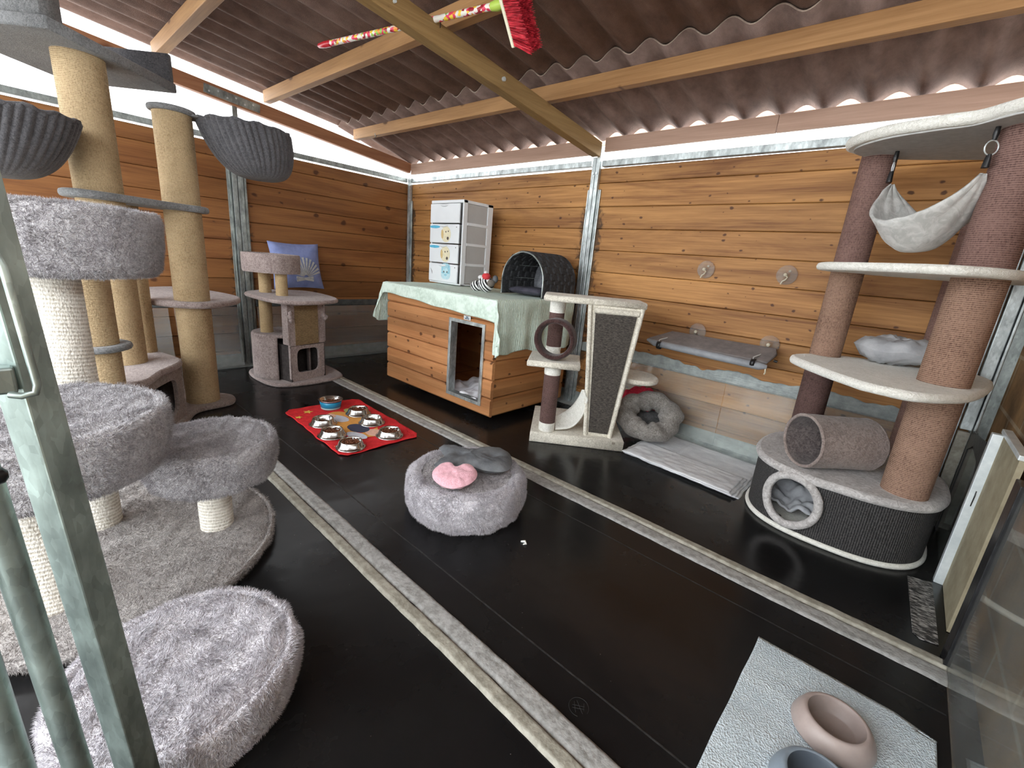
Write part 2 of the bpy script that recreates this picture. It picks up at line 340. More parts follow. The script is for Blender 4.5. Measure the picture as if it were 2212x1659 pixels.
        ob = bpy.data.objects.new(name, me); COL.objects.link(ob)
        if parent is None: ob.location = o_
        else: ob.parent = parent
        if solid:
            md = ob.modifiers.new('solid', 'SOLIDIFY'); md.thickness = solid; md.offset = offs
        if sub:
            md = ob.modifiers.new('sub', 'SUBSURF'); md.levels = sub; md.render_levels = sub
        if bevel:
            md = ob.modifiers.new('bev', 'BEVEL'); md.width = bevel; md.segments = 2; md.limit_method = 'ANGLE'; md.angle_limit = .7
        return ob
ORG = {}
def origin_of(p):
    if p is None: return Vector((0, 0, 0))
    while p.parent: p = p.parent
    return Vector(p.location)
def add_fur(vs, fs, sm, density=100000, length=.009, width=.0011, lean=.5, seed=1, zmin=None, cap=90000):
    V = np.array(vs, dtype=np.float64); tris = []
    for f in fs:
        for k in range(1, len(f) - 1): tris.append((f[0], f[k], f[k + 1]))
    T = np.array(tris); A, B, Cc = V[T[:, 0]], V[T[:, 1]], V[T[:, 2]]
    nr = np.cross(B - A, Cc - A); ar = np.linalg.norm(nr, axis=1) / 2; ok = ar > 1e-9
    if zmin is not None: ok &= ((A[:, 2] + B[:, 2] + Cc[:, 2]) / 3 > zmin)
    T, A, B, Cc, nr, ar = T[ok], A[ok], B[ok], Cc[ok], nr[ok], ar[ok]; nr = nr / np.linalg.norm(nr, axis=1)[:, None]
    rg = np.random.default_rng(seed); n = min(cap, int(ar.sum() * density))
    idx = rg.choice(len(ar), n, p=ar / ar.sum()); u, v_ = rg.random(n), rg.random(n); fl = u + v_ > 1; u[fl] = 1 - u[fl]; v_[fl] = 1 - v_[fl]
    P = A[idx] + (B[idx] - A[idx]) * u[:, None] + (Cc[idx] - A[idx]) * v_[:, None]; nn = nr[idx]
    # lean direction varies smoothly (swirls)
    q = P * 52.0 + 2.2 * np.sin(P * 21.0 + seed)[:, [1, 2, 0]]; swirl = np.stack([np.sin(q[:, 1] + 1.3 * np.sin(q[:, 2] * 1.7 + seed)), np.sin(q[:, 0] * 1.1 + 2 + np.cos(q[:, 1] * 1.9)), np.sin(q[:, 0] + q[:, 1]) * .6 - .35], 1)
    d = nn + lean * swirl + rg.normal(0, .35, (n, 3)); d /= np.linalg.norm(d, axis=1)[:, None]
    sd = np.cross(d, rg.normal(0, 1, (n, 3))); sd /= np.linalg.norm(sd, axis=1)[:, None]
    ln = length * (rg.uniform(.6, 1.2, n) + .25 * np.sin(q[:, 0] * 1.3 + q[:, 1]) )[:, None]
    a = P - sd * width / 2 - nn * .0008; b = P + sd * width / 2 - nn * .0008; c = P + d * ln
    W = np.stack([a, b, c], 1).reshape(-1, 3); o = len(vs)
    F = (np.arange(n * 3).reshape(-1, 3) + o)
    return vs + [tuple(x) for x in W.tolist()], fs + [tuple(x) for x in F.tolist()], sm + [False] * n

def thing(name, label, cat, loc, group=None):
    o = bpy.data.objects.new(name, None); COL.objects.link(o); o.location = loc; o.empty_display_size = .05
    return tag(o, label, cat, group)
def tag(o, label=None, cat=None, group=None, kind=None):
    if label: o['label'] = label
    if cat: o['category'] = cat
    if group: o['group'] = group
    if kind: o['kind'] = kind
    return o
def struct(o, label=None): o['kind'] = 'structure'; (label and tag(o, label)); return o
def circle(cx, cy_, r, n=40, ry=None): return [(cx + r * math.cos(2 * PI * i / n), cy_ + (ry or r) * math.sin(2 * PI * i / n)) for i in range(n)]
def superell(cx, cy_, a, b, e=2.6, n=56, rot=0):
    out = []
    for i in range(n):
        t = 2 * PI * i / n; c, s_ = math.cos(t), math.sin(t)
        x = a * math.copysign(abs(c) ** (2 / e), c); y = b * math.copysign(abs(s_) ** (2 / e), s_)
        out.append((cx + x * math.cos(rot) - y * math.sin(rot), cy_ + x * math.sin(rot) + y * math.cos(rot)))
    return out
def smooth_poly(pts, n=10, closed=True):
    """Catmull-Rom closed outline"""
    k = len(pts); out = []
    P = [Vector(p) for p in pts]
    for i in range(k if closed else k - 1):
        if closed: a, b, c, d = P[i - 1], P[i], P[(i + 1) % k], P[(i + 2) % k]
        else: a, b, c, d = P[max(i - 1, 0)], P[i], P[i + 1], P[min(i + 2, k - 1)]
        for j in range(n):
            t = j / n; out.append(.5 * ((2 * b) + (c - a) * t + (2 * a - 5 * b + 4 * c - d) * t * t + (3 * b - a - 3 * c + d) * t ** 3))
    if not closed: out.append(P[-1])
    return out
def nz(x, y=0, z=0): return noise.noise(Vector((x, y, z)))

# ================================================================== THE SETTING
XL, YB, XR = -3.98, 2.74, .36
struct(MB().box(-4.1, .36, -1.25, 2.8, -.06, 0).build('floor', mFloor))
struct(MB().box(-14, 14, -14, 14, -.12, -.062).build('ground', mGravel), 'pale concrete ground around the shelter')
JZ = [.0, .124, .268, .411, .555, .699, .842, .986, 1.130, 1.271, 1.412, 1.561, 1.655]
def plank_wall(name, axis, a0, a1, face, sign, mat):
    """boards along axis, inner face at `face`, wall body on the `sign` side"""
    mb = MB()
    for z0, z1 in zip(JZ[:-1], JZ[1:]):
        g, c = .0012, .0035
        prof = [(0, z0 + g + c), (c, z0 + g), (.03, z0 + g), (.03, z1 - g), (c, z1 - g), (0, z1 - g - c)]
        vs = []
        for a in (a0, a1):
            for d, z in prof: vs.append((a, face + sign * d, z) if axis == 0 else (face + sign * d, a, z))
        k = len(prof); fs = [(i, (i + 1) % k, (i + 1) % k + k, i + k) for i in range(k)] + [tuple(range(k))[::-1], tuple(range(k, 2 * k))]
        if axis == 1: fs = [f[::-1] for f in fs]
        if sign < 0: fs = [f[::-1] for f in fs]
        mb.add(vs, fs)
    o = mb.build(name, mat)
    return struct(o)
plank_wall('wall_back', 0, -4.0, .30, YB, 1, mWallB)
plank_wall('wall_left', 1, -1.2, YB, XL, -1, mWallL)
struct(MB().box(-4.02, .30, YB + .031, YB + .04, 0, 1.66).build('wall_back_lining', mGap))
struct(MB().box(XL - .04, XL - .031, -1.2, YB, 0, 1.66).build('wall_left_lining', mGap))
struct(MB().box(XR, XR + .25, -1.2, 2.9, -.06, 1.62).build('wall_right', mStone))

tn = [0]
def trim(mb, mat, label=None, **k):
    tn[0] += 1; return struct(mb.build('trim_%d' % tn[0], mat, **k), label)
# galvanised rails on top of the boards
trim(MB().box(-3.97, -1.85, YB - .012, YB + .03, 1.668, 1.705), mGalv, 'galvanised top rail of the back wall left of the middle post', bevel=.003)
trim(MB().box(-1.77, .30, YB - .012, YB + .03, 1.662, 1.700), mGalv, 'galvanised top rail of the back wall right of the middle post', bevel=.003)
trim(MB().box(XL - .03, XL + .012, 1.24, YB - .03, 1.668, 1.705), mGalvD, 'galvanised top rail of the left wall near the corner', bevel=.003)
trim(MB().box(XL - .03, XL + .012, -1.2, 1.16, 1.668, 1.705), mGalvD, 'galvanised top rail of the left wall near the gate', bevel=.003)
# posts
def post(cx, cy_, ax, wid, ztop, zch, label, mat=mGalv, zlow=0.0):
    """two slim tubes with a wider ribbed channel over their lower part; ax 0 = on the back wall"""
    mb = MB()
    def bx(a0, a1, d0, d1, z0, z1):
        if ax == 0: mb.box(cx + a0, cx + a1, cy_ - d1, cy_ - d0, z0, z1)
        else: mb.box(cx + d0, cx + d1, cy_ + a0, cy_ + a1, z0, z1)
    w2 = wid / 2
    bx(-w2 * .55, -.002, 0, .028, zlow, 1.72); bx(.002, w2 * .55, 0, .028, zlow, ztop)
    bx(-w2, -w2 * .58, 0, .012, zlow, zch); bx(w2 * .58, w2, 0, .012, zlow, zch)
    bx(-w2 * .8, -w2 * .72, .012, .02, zlow, zch); bx(w2 * .72, w2 * .8, .012, .02, zlow, zch)
    o = trim(mb, mat, label, bevel=.002); return o
pm = post(-1.805, YB, 0, .105, 1.79, 1.52, 'galvanised post in the middle of the back wall')
mb = MB()
for dx in (-.014, .014):
    for z in (1.62,): mb.tube([(-1.805 + dx, YB - .028, z), (-1.805 + dx, YB - .034, z)], .009, 14)
mb.build('bolt', mAlu, pm)
post(-3.945, YB - .005, 0, .07, 1.73, 1.50, 'galvanised post in the back left corner')
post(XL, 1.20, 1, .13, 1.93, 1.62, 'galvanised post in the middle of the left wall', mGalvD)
# right end post with its double channel, taped below
mb = MB().box(.225, .262, YB - .03, YB, .0, 1.70).box(.266, .305, YB - .05, YB, .46, 1.72).box(.308, .318, YB - .06, YB, .46, 1.72)
trim(mb, mGalv, 'galvanised end post in the back right corner', bevel=.003)
trim(MB().box(.222, .25, YB - .045, YB - .031, .0, .47), mTape, 'grey tape on the foot of the end post')
trim(MB().box(.262, .30, YB - .075, YB - .05, .0, .455), mBandB, 'weathered grey board behind the climbing tree')
trim(MB().box(.302, .318, YB - .12, YB - .078, .0, .47), mBlackT, 'black tape edge in the back right corner')
trim(MB().box(.300, .362, YB + .0, YB + .04, .0, 1.72), mGalvD, 'galvanised filler strip between the end post and the stone wall')

# roof timbers
def zr(x, y): return 1.748 + .108 * (2.74 - y) - .017 * (x + 3.93)
def zp(x, y): return 1.922 + .114 * (2.15 - y) - .014 * (x + 3.93)   # underside of the purlins
def rafter(x, wd, y0, y1, mat, label, h=.088):
    mb = MB(); mb.beam((x, y0, zr(x, y0) + h / 2), (x, y1, zr(x, y1) + h / 2), wd, h); return trim(mb, mat, label, bevel=.004)
rl = rafter(-3.955, .05, -1.2, 2.72, mRaftL, 'reddish rafter over the left wall')
rm = rafter(-1.80, .062, -1.2, 2.70, mRaft, 'olive brown rafter over the middle of the room')
rafter(.33, .06, -1.2, 2.72, mRaft, 'rafter over the right wall')
mb = MB(); 
for i, y in enumerate((1.75, 1.13)): mb.tube([(-1.768, y, zr(-1.8, y) + .045), (-1.757, y, zr(-1.8, y) + .045)], .010 if i == 0 else .006, 12)
mb.build('bolt', mAlu, rm)
mb = MB(); mb.beam((-3.928, 1.03, zr(-3.93, 1.03) + .04), (-3.928, 1.38, zr(-3.93, 1.38) + .04), .006, .055)
o = mb.build('joint_plate', mGalvD, rl)
mb = MB()
for k in range(6):
    y = 1.06 + k * .055; mb.tube([(-3.925, y, zr(-3.93, y) + .03 + .02 * (k % 2)), (-3.921, y, zr(-3.93, y) + .03 + .02 * (k % 2))], .006, 8)
mb.build('screw', mAlu, o)
PH = .08
for i, (y, wd) in enumerate(((2.175, .05), (1.452, .05), (.80, .055), (.05, .05), (-.8, .05))):
    mb = MB(); f = lambda x: zp(x, y) + PH / 2
    mb.beam((-3.985, y, f(-3.985)), (.4, y, f(.4)), wd, PH)
    trim(mb, mPurl, ['purlin nearest the back eave', 'second purlin from the back eave', 'third purlin from the back eave', 'purlin above the gate', 'purlin behind the gate'][i], bevel=.003)
# fascia boards over the back wall opening
trim(MB().box(-3.93, -1.845, 2.715, 2.735, 1.738, 1.832), mFasc, 'fascia board over the back wall left of the middle rafter', bevel=.002)
trim(MB().box(-1.755, -.745, 2.715, 2.735, 1.748, 1.832), mFasc, 'fascia board over the back wall between rafter and butt joint', bevel=.002)
trim(MB().box(-.742, .42, 2.715, 2.735, 1.748, 1.832), mFasc, 'fascia board over the back wall at its right end', bevel=.002)
trim(MB().box(-4.1, .62, 2.96, 2.98, 1.86, 2.0), mFascO, 'outer eave board beyond the back wall', bevel=.002)
# nails hanging from timber
for k, (p, q) in enumerate((((-3.62, 2.165, 1.925), (-3.59, 2.13, 1.89)), ((-3.64, 2.165, 1.905), (-3.58, 2.12, 1.915)))):
    trim(MB().tube([p, q], .0025, 6), mGalvD)

def zup(x, y): return zp(x, y) + PH + .036
def zlo(x, y):
    t = (y - 2.10) / .64; return (zup(x, 2.10) - .012) * (1 - t) + 1.855 * t
def sheet(name, y0, y1, zf):
    pitch, amp = .178, .022; x0, x1 = -4.12, .62
    n = int((x1 - x0) / pitch * 14)
    mb = MB().grid(lambda u, v: (x0 + (x1 - x0) * u, y0 + (y1 - y0) * v, zf(x0 + (x1 - x0) * u, y0 + (y1 - y0) * v) + amp * math.cos(2 * PI * (x0 + (x1 - x0) * u + .29) / pitch)), n, 4)
    o = struct(mb.build(name, mRoof)); o['label'] = 'brown corrugated roof sheets'
    md = o.modifiers.new('s', 'SOLIDIFY'); md.thickness = .006; md.offset = 1; o.data.materials.append(mRoofE); md.material_offset_rim = 1
    return o
sheet('ceiling', 2.075, 2.765, zlo)
sheet('ceiling', -1.3, 2.30, zup)

# floor bands
def band(x0, x1, strips, label):
    for i, (y0, y1, h, mat) in enumerate(strips):
        n = int((x1 - x0) / .02)
        def f(u, v):
            x = x0 + (x1 - x0) * u; wob = .0045 * nz(x * 2.3, i * 5.) + .002 * nz(x * 21, i)
            y = y0 + (y1 - y0) * v + wob; e = min(1, min(v, 1 - v) * 7)
            return (x, y, .0012 + h * math.sqrt(e) + .0012 * nz(x * 16, y * 30))
        trim(MB().grid(f, n, 12), mat, label[i])
band(-3.7, .306, ((1.519, 1.588, .006, mBand), (1.590, 1.630, .010, mBandB)), ('wide half of the floor band nearer the wooden kennel', 'narrow ridge along the back of the floor band nearer the wooden kennel'))
band(-2.4, .306, ((.648, .706, .007, mBand), (.604, .645, .011, mBandB)), ('pale half of the floor band nearer the gate', 'beige ridge along the front of the floor band nearer the gate'))
# rubber seams
for k, (x0, x1, y) in enumerate(((-3.0, .3, .808), (-2.2, .3, 1.407))):
    trim(MB().grid(lambda u, v: (x0 + (x1 - x0) * u, y + .006 * (v - .5) + .004 * nz(u * 9), .0004 + .0007 * (1 - abs(2 * v - 1))), 80, 5), M('rubber_seam', (.012, .012, .012), (.04, .04, .04), rough=.5, ns=30))

# tape strips and skirtings on the walls
def tape(axis, a0, a1, face, sgn, z0, z1, rag, mat, name, label):
    n = int((a1 - a0) / .012)
    def f(u, v):
        a = a0 + (a1 - a0) * u; top = z1 + rag * (nz(a * 5.1, 3.3) + .6 * nz(a * 19, 1.1)); z = z0 + (top - z0) * v
        d = .006 + .0025 * nz(a * 22, z * 40) + (.004 * v * abs(nz(a * 9, 7)) if rag else 0)
        return (a, face + sgn * d, z) if axis == 0 else (face + sgn * d, a, z)
    o = MB().grid(f, n, 8).build(name, mat, solid=.0015); return struct(o, label)
tape(0, -1.75, .22, YB, -1, .415, .485, .030, mTape, 'trim_40', 'torn grey tape along the middle of the back wall')
tape(1, -.6, 1.13, XL, 1, .478, .535, .003, mTapeD, 'trim_41', 'dark tape along the left wall near the gate')
tape(1, 1.27, 2.70, XL, 1, .478, .535, .003, mTapeD, 'trim_42', 'dark tape along the left wall near the corner')
def skirt(axis, a0, a1, face, sgn, mat, name):
    prof = [(.005, .098), (.006, .05), (.012, .025), (.03, .008), (.07, .002), (.085, .0015)]
    n = int((a1 - a0) / .03)
    def f(u, v):
        a = a0 + (a1 - a0) * u; i = min(int(v * (len(prof) - 1)), len(prof) - 2); t = v * (len(prof) - 1) - i
        d = prof[i][0] * (1 - t) + prof[i + 1][0] * t; z = prof[i][1] * (1 - t) + prof[i + 1][1] * t
        d += .003 * nz(a * 6, v * 4)
        return (a, face + sgn * d, z) if axis == 0 else (face + sgn * d, a, z)
    return struct(MB().grid(f, n, 16).build(name, mat, solid=.001))
skirt(0, -3.9, .22, YB, -1, mTape, 'baseboard_back')
skirt(1, -1.1, 2.7, XL, 1, mTape, 'baseboard_left')

# clear acrylic guards
struct(MB().box(-1.42, -.714, 2.708, 2.711, .03, .425).build('window_1', mAcry), 'clear acrylic guard before the back wall near the cream climbing frame')
struct(MB().box(-.711, .215, 2.708, 2.711, .03, .425).build('window_2', mAcry), 'clear acrylic guard before the back wall near the oval cat house')
def leaning(y0, y1, name, lab):
    mb = MB(); mb.obox((XL + .06, (y0 + y1) / 2, .245), (.0015, 0, .0), (0, (y1 - y0) / 2, 0), (-.03, 0, .235)); return struct(mb.build(name, mAcry), lab)
leaning(.72, 1.13, 'window_3', 'clear acrylic guard before the left wall beside the post'); leaning(-.6, .685, 'window_4', 'clear acrylic guard before the left wall near the gate')
leaning(1.27, 2.62, 'window_5', 'clear acrylic guard before the left wall near the corner')
struct(MB().box(.3035, .3065, -.9, 1.655, .002, .56).build('window_6', mAcryR), 'clear acrylic guard before the stone wall')
trim(MB().box(.296, .311, 1.60, 1.668, .0, .57), mBlackT, 'black tape down the edge of the acrylic guard by the stone wall', bevel=.002)
struct(MB().box(.3045, .3065, 2.15, 2.60, .0, .46).build('window_7', mAcryR), 'clear acrylic guard behind the oval cat house')
mb = MB(); ol = [(2.60, .48), (2.42, .50), (2.26, .52), (2.20, .49), (2.13, .47), (2.10, .36), (2.12, .2), (2.16, .2), (2.2, .34), (2.3, .43), (2.5, .44), (2.60, .40)]
k = len(ol); vs = [(x, y, z) for x in (.300, .303) for y, z in ol]
mb.add(vs, [tuple(range(k)), tuple(range(k, 2 * k))[::-1]] + [(i, i + k, (i + 1) % k + k, (i + 1) % k) for i in range(k)])
trim(mb, mBlackT, 'torn black tape by the stone wall')

# board with aluminium edge standing by the stone wall
t = thing('edged_board', 'khaki board with a white metal edge standing against the stone wall', 'board', (.315, 2.0, 0))
MB().box(.312, .326, 1.80, 2.105, .002, .59).build('board', mKhaki, t)
MB().box(.286, .328, 2.105, 2.135, .0, .585).build('edge_channel', mAlu, t, bevel=.002)
mb = MB().box(.307, .331, 1.795, 2.135, .588, .603); mb.build('top_rail', mAlu, t, bevel=.002)
# hairy plastic scrap on the floor
mHair = M('hair_covered_plastic', (.015, .015, .015), (.5, .49, .47), rough=.5, ns=110, nd=6, stretch=(.5, 1.6, 1), lo=.46, hi=.64, bmp=.5, bs=120)
o = MB().prism([(.214, 2.066), (.232, 1.71), (.25, 1.69), (.292, 1.702), (.284, 2.09)], .0, .0035, .002, .001).build('plastic_scrap', mHair)
tag(o, 'plastic scrap covered in pale cat hair on the floor beside the metal-edged board', 'plastic sheet')

# gate at the near left: square tube, latch rod, cross bar, round pipes
t = thing('metal_gate', 'galvanised metal gate at the near left edge with latch rod and round pipe', 'gate', (-.70, -.03, 0))
def ax45(s, ang): return (math.cos(ang) * s, math.sin(ang) * s, 0), (-math.sin(ang) * s, math.cos(ang) * s, 0)
mb = MB(); a, b = ax45(.0174, math.radians(38)); pA = Vector((-.711, .0228, 0)); pB = Vector((-.711, -.058, 1.9))
mb.obox((pA + pB) / 2, a, b, (pB - pA) / 2); mb.build('upright', mGate, t, bevel=.002)
MB().tube([(-.689, -.034, 0), (-.689, -.0386, .16), (-.689, -.052, .58), (-.689, -.0714, 1.168)], .0139, 20).build('pipe', mGate, t)
MB().tube([(-.689, -.085, 0), (-.689, -.0874, .16), (-.689, -.094, .664), (-.689, -.109, 1.168)], .0139, 20).build('pipe', mGate, t)
MB().box(-.704, -.677, -.336, -.0185, .8228, .851).build('cross_bar', galv('gate_steel_dark', .3, (.85, 1, .95)), t, bevel=.0025)
MB().tube([(-.677, -.0134, .966), (-.6737, -.010, .954), (-.672, -.0042, .832), (-.672, -.0067, .8228), (-.672, -.0168, .8211), (-.677, -.0252, .8228)], .0036, 10).build('latch_rod', mGate, t)
MB().tube([(-.672, -.168, .7396), (-.672, -.0487, .737), (-.672, -.042, .737), (-.672, -.0386, .737)], [.010, .010, .0085, .0035], 14).build('black_handle', mBlackT, t)

# ================================================================== THE THINGS
mSis = rope('sisal_golden', (.20, .125, .06), (.56, .42, .25), .0065)
mSisW = rope('sisal_white', (.50, .45, .36), (.88, .84, .76), .0115, tilt=.08, bmpS=1.2)
mSisP = rope('sisal_pale', (.38, .26, .13), (.56, .42, .24), .006)
mSisB = rope('sisal_brown', (.08, .038, .027), (.37, .235, .17), .0066)
mSisShade = rope('sisal_brown_shaded', (.07, .036, .032), (.27, .165, .14), .0066)  # darker copy of the brown rope, shade put into its colour
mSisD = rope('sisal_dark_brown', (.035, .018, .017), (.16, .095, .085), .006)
mPlG = plush('plush_light_grey', (.32, .30, .32), (.66, .64, .66), (.82, .80, .82), bs=120, bstrength=1.)
mPlBase = plush('plush_base_taupe', (.26, .235, .225), (.50, .465, .445), (.62, .59, .57), bs=110, bstrength=1.)
mPlB = plush('plush_white_grey', (.50, .47, .51), (.80, .77, .81), (.88, .86, .89), bs=120, bstrength=1.)
mPlTop = plush('plush_flecked', (.28, .25, .26), (.70, .67, .68), (.84, .81, .82), bs=110, bstrength=1.)
mPlD = plush('plush_dark_grey', (.065, .064, .070), (.125, .122, .13), bs=120, bstrength=.4)
mPlD2 = plush('plush_mid_grey', (.15, .155, .16), (.27, .275, .28), bs=120, bstrength=.4)
mPlT = plush('plush_taupe', (.24, .19, .18), (.44, .36, .34), bs=90, bstrength=.5)
mPlM = plush('plush_mauve_brown', (.20, .155, .14), (.34, .275, .25), bs=90, bstrength=.5)
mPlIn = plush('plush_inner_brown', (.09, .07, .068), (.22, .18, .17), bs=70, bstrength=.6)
mCream = plush('plush_cream', (.56, .52, .43), (.83, .79, .69), bs=110, bstrength=.6)
mCreamW = plush('plush_off_white', (.74, .73, .66), (.90, .89, .83), bs=110, bstrength=.6)
mGreyTop = plush('plush_pale_grey', (.36, .34, .33), (.56, .54, .53), (.66, .64, .63), bs=60, bstrength=.4)
mChoc = plush('plush_chocolate', (.028, .014, .013), (.075, .04, .037), bs=90, bstrength=.4)
mFeltU = M('board_underside', (.46, .46, .45), (.55, .55, .54), rough=.9, ns=40)

def lumpy(seed, amp=.004, fr=7., zf=1.):
    def f(p):
        return p + noise.noise_vector(p * fr + Vector((seed, seed, seed))) * amp + noise.noise_vector(p * fr * 4 + Vector((seed, 0, 0))) * amp * .35
    return f
def drum_profile(r, z0, h, e=.03, dish=.0, seam=True, nr=10):
    eb, et = e, e * .55
    pr = [(0.001, z0), (r * .5, z0), (r - eb - .012, z0 + .001)]
    for i in range(1, 6): a = -PI / 2 + i * PI / 10; pr.append((r - eb - .010 + eb * math.cos(a), z0 + eb + eb * math.sin(a)))
    nh = 9
    for i in range(1, nh): t_ = i / nh; pr.append((r - .010 * (1 - t_) ** 2 + .003 * math.sin(PI * t_), z0 + eb + (h - eb - et) * t_))
    for i in range(0, 6): a = i * PI / 10; pr.append((r - et + et * math.cos(a), z0 + h - et + et * math.sin(a)))
    if seam: pr.append((r - et - .004, z0 + h - .003)); pr.append((r - et - .008, z0 + h - .007)); pr.append((r - et - .013, z0 + h - .003))
    for i in range(1, nr): t = 1 - i / nr; pr.append(((r - et - .016) * t, z0 + h + dish * (1 - t * t) + .002 * math.sin(t * 9)))
    pr.append((.001, z0 + h + dish)); return pr
def plush_drum(name, c, r, z0, h, mat, parent, seed, fur=True, e=.03, dish=0, ell=(1, 1), dens=120000, ln=.010, amp=.005, lean=.75):
    mb = MB().lathe(drum_profile(r, z0, h, e, dish), (c[0], c[1], 0), 96, disp=lumpy(seed, amp), ell=ell)
    o_ = origin_of(parent)
    return mb.build(name, mat, parent, fur=dict(density=dens, length=ln, seed=seed, zmin=None, width=.0015, lean=lean) if fur else None)

# ---- plush cat tree at the near left
t = thing('cat_tree', 'low cat tree with round grey plush cushions on white rope posts and round shaggy base', 'cat tree', (-1.68, .08, 0))
plush_drum('base_plate', (-1.684, .084), .453, .0, .042, mPlBase, t, 3, e=.014, ell=(1, .97), dens=90000, ln=.011, amp=.002)
for (x, y, r, z1) in ((-1.60, .34, .049, .24), (-1.845, .06, .062, .87), (-1.475, -.06, .058, .42)):
    MB().tube([(x, y, .03), (x, y, z1 * .5), (x, y, z1)], r, 40).build('rope_post', mSisW, t)
plush_drum('cushion', (-1.60, .346), .190, .225, .145, mPlG, t, 11, e=.034, dish=-.004, amp=.0035)
plush_drum('cushion', (-1.465, -.02), .245, .405, .165, mPlG, t, 12, e=.038, dish=.004, amp=.004)
plush_drum('cushion', (-1.85, .10), .228, .865, .185, mPlG, t, 13, e=.034, dish=.006, amp=.004)

# ---- round bed on the floor, near left
t = thing('pet_bed', 'round pale grey shaggy pet bed on the floor beside the gate', 'pet bed', (-.97, .12, 0))
plush_drum('cushion', (-.97, .12), .218, .0, .125, mPlB, t, 21, e=.03, dish=-.014, dens=190000, ln=.0105, amp=.004, lean=.85)

# ---- round bed in the middle with two cushions on it
t = thing('pet_bed', 'tall round whitish plush pet bed in the middle of the black floor', 'pet bed', (-1.198, 1.131, 0))
pr = [(0.001, 0), (.195, 0), (.216, .005), (.229, .018), (.238, .04), (.243, .065), (.245, .09), (.245, .115), (.242, .135), (.235, .150), (.223, .160), (.210, .164), (.199, .162), (.193, .157), (.184, .158)]
MB().lathe(pr, (-1.198, 1.131, 0), 96, disp=lumpy(31, .0025)).build('side_panel', mPlB, t, fur=dict(density=190000, length=.011, seed=31, width=.0017, lean=.9))
MB().lathe([(.186, .155), (.17, .158), (.13, .155), (.09, .155), (.04, .155), (.001, .155)], (-1.198, 1.131, 0), 96, disp=lumpy(32, .004)).build('top_panel', mPlTop, t, fur=dict(density=150000, length=.010, seed=32, width=.0016, lean=.9))

def pillow(outline, zc, th, seed, puff=.55, nr=9, wr=.004, zf=None, tufts=()):
    """closed puffy body over a 2D outline (star shaped about its centroid)"""
    k = len(outline); cx = sum(p[0] for p in outline) / k; cy2 = sum(p[1] for p in outline) / k
    mb = MB(); rows = []
    for side in (1, -1):
        for i in range(nr + 1):
            s_ = i / nr
            row = []
            for p in outline:
                x = cx + (p[0] - cx) * (1 - s_); y = cy2 + (p[1] - cy2) * (1 - s_)
                h = th * (1 - (1 - s_) ** 3.2) ** puff
                for (tx, ty, tr, td) in tufts: h *= 1 - td * math.exp(-((x - tx) ** 2 + (y - ty) ** 2) / tr ** 2)
                wv = wr * nz(x * 34 + seed, y * 34) + wr * .8 * nz(x * 80, y * 60 + seed)
                z = zc + side * (h + (wv if i else 0)); 
                if zf: z += zf(x, y)
                row.append((x, y, z))
            rows.append((side, i, row))
    vs = []; 
    for _, _, row in rows: vs += row
    fs = []
    for s_i in range(2):
        for i in range(nr):
            a = (s_i * (nr + 1) + i) * k; b = a + k
            for j in range(k):
                q = (a + j, a + (j + 1) % k, b + (j + 1) % k, b + j); fs.append(q if s_i == 0 else q[::-1])
    mb.add(vs, fs, True); return mb
# grey bone-shaped cushion
def local(c, ang, pts):
    ca, sa = math.cos(ang), math.sin(ang); return [(c[0] + x * ca - y * sa, c[1] + x * sa + y * ca) for x, y in pts]
bone = smooth_poly([(-.135, .035), (-.15, .075), (-.105, .088), (-.05, .062), (-.01, .055), (.05, .085), (.12, .09), (.155, .06), (.165, .0), (.155, -.06), (.12, -.088), (.05, -.085), (-.01, -.055), (-.05, -.06), (-.1, -.085), (-.15, -.07), (-.135, -.03), (-.118, .0)], 5)
bone = [Vector((p.x * 1.0, p.y * 1.22)) for p in bone]
c0 = (-1.212, 1.172)
ang = math.radians(45)
mGreyC = M('grey_velvet', (.085, .09, .10), (.17, .18, .19), rough=.75, ns=14, bmp=.3, bs=90)
tf = [(*local(c0, ang, [(-.055, .0)])[0], .022, .8), (*local(c0, ang, [(.08, .0)])[0], .020, .85)]
o = pillow(local(c0, ang, bone), .197, .026, 5, tufts=tf, wr=.004).build('bone_cushion', mGreyC)
tag(o, 'dark grey tufted bone-shaped cushion lying on the round whitish bed', 'cushion')
heart = smooth_poly([(0, .045), (.03, .070), (.066, .062), (.086, .025), (.078, -.018), (.048, -.050), (0, -.068), (-.048, -.050), (-.078, -.018), (-.086, .025), (-.066, .062), (-.03, .070)], 6)
mPink = plush('pink_plush', (.72, .37, .43), (.85, .50, .57), bs=120, bstrength=.3)
o = pillow(local((-1.135, 1.005), math.radians(40), heart), .0, .022, 9, wr=.004, zf=lambda x, y: .200 + ((x + 1.135) * -.5 + (y - 1.005) * .75) * .22).build('heart_cushion', mPink)
tag(o, 'small pink plush heart cushion in front of the grey bone cushion', 'cushion')

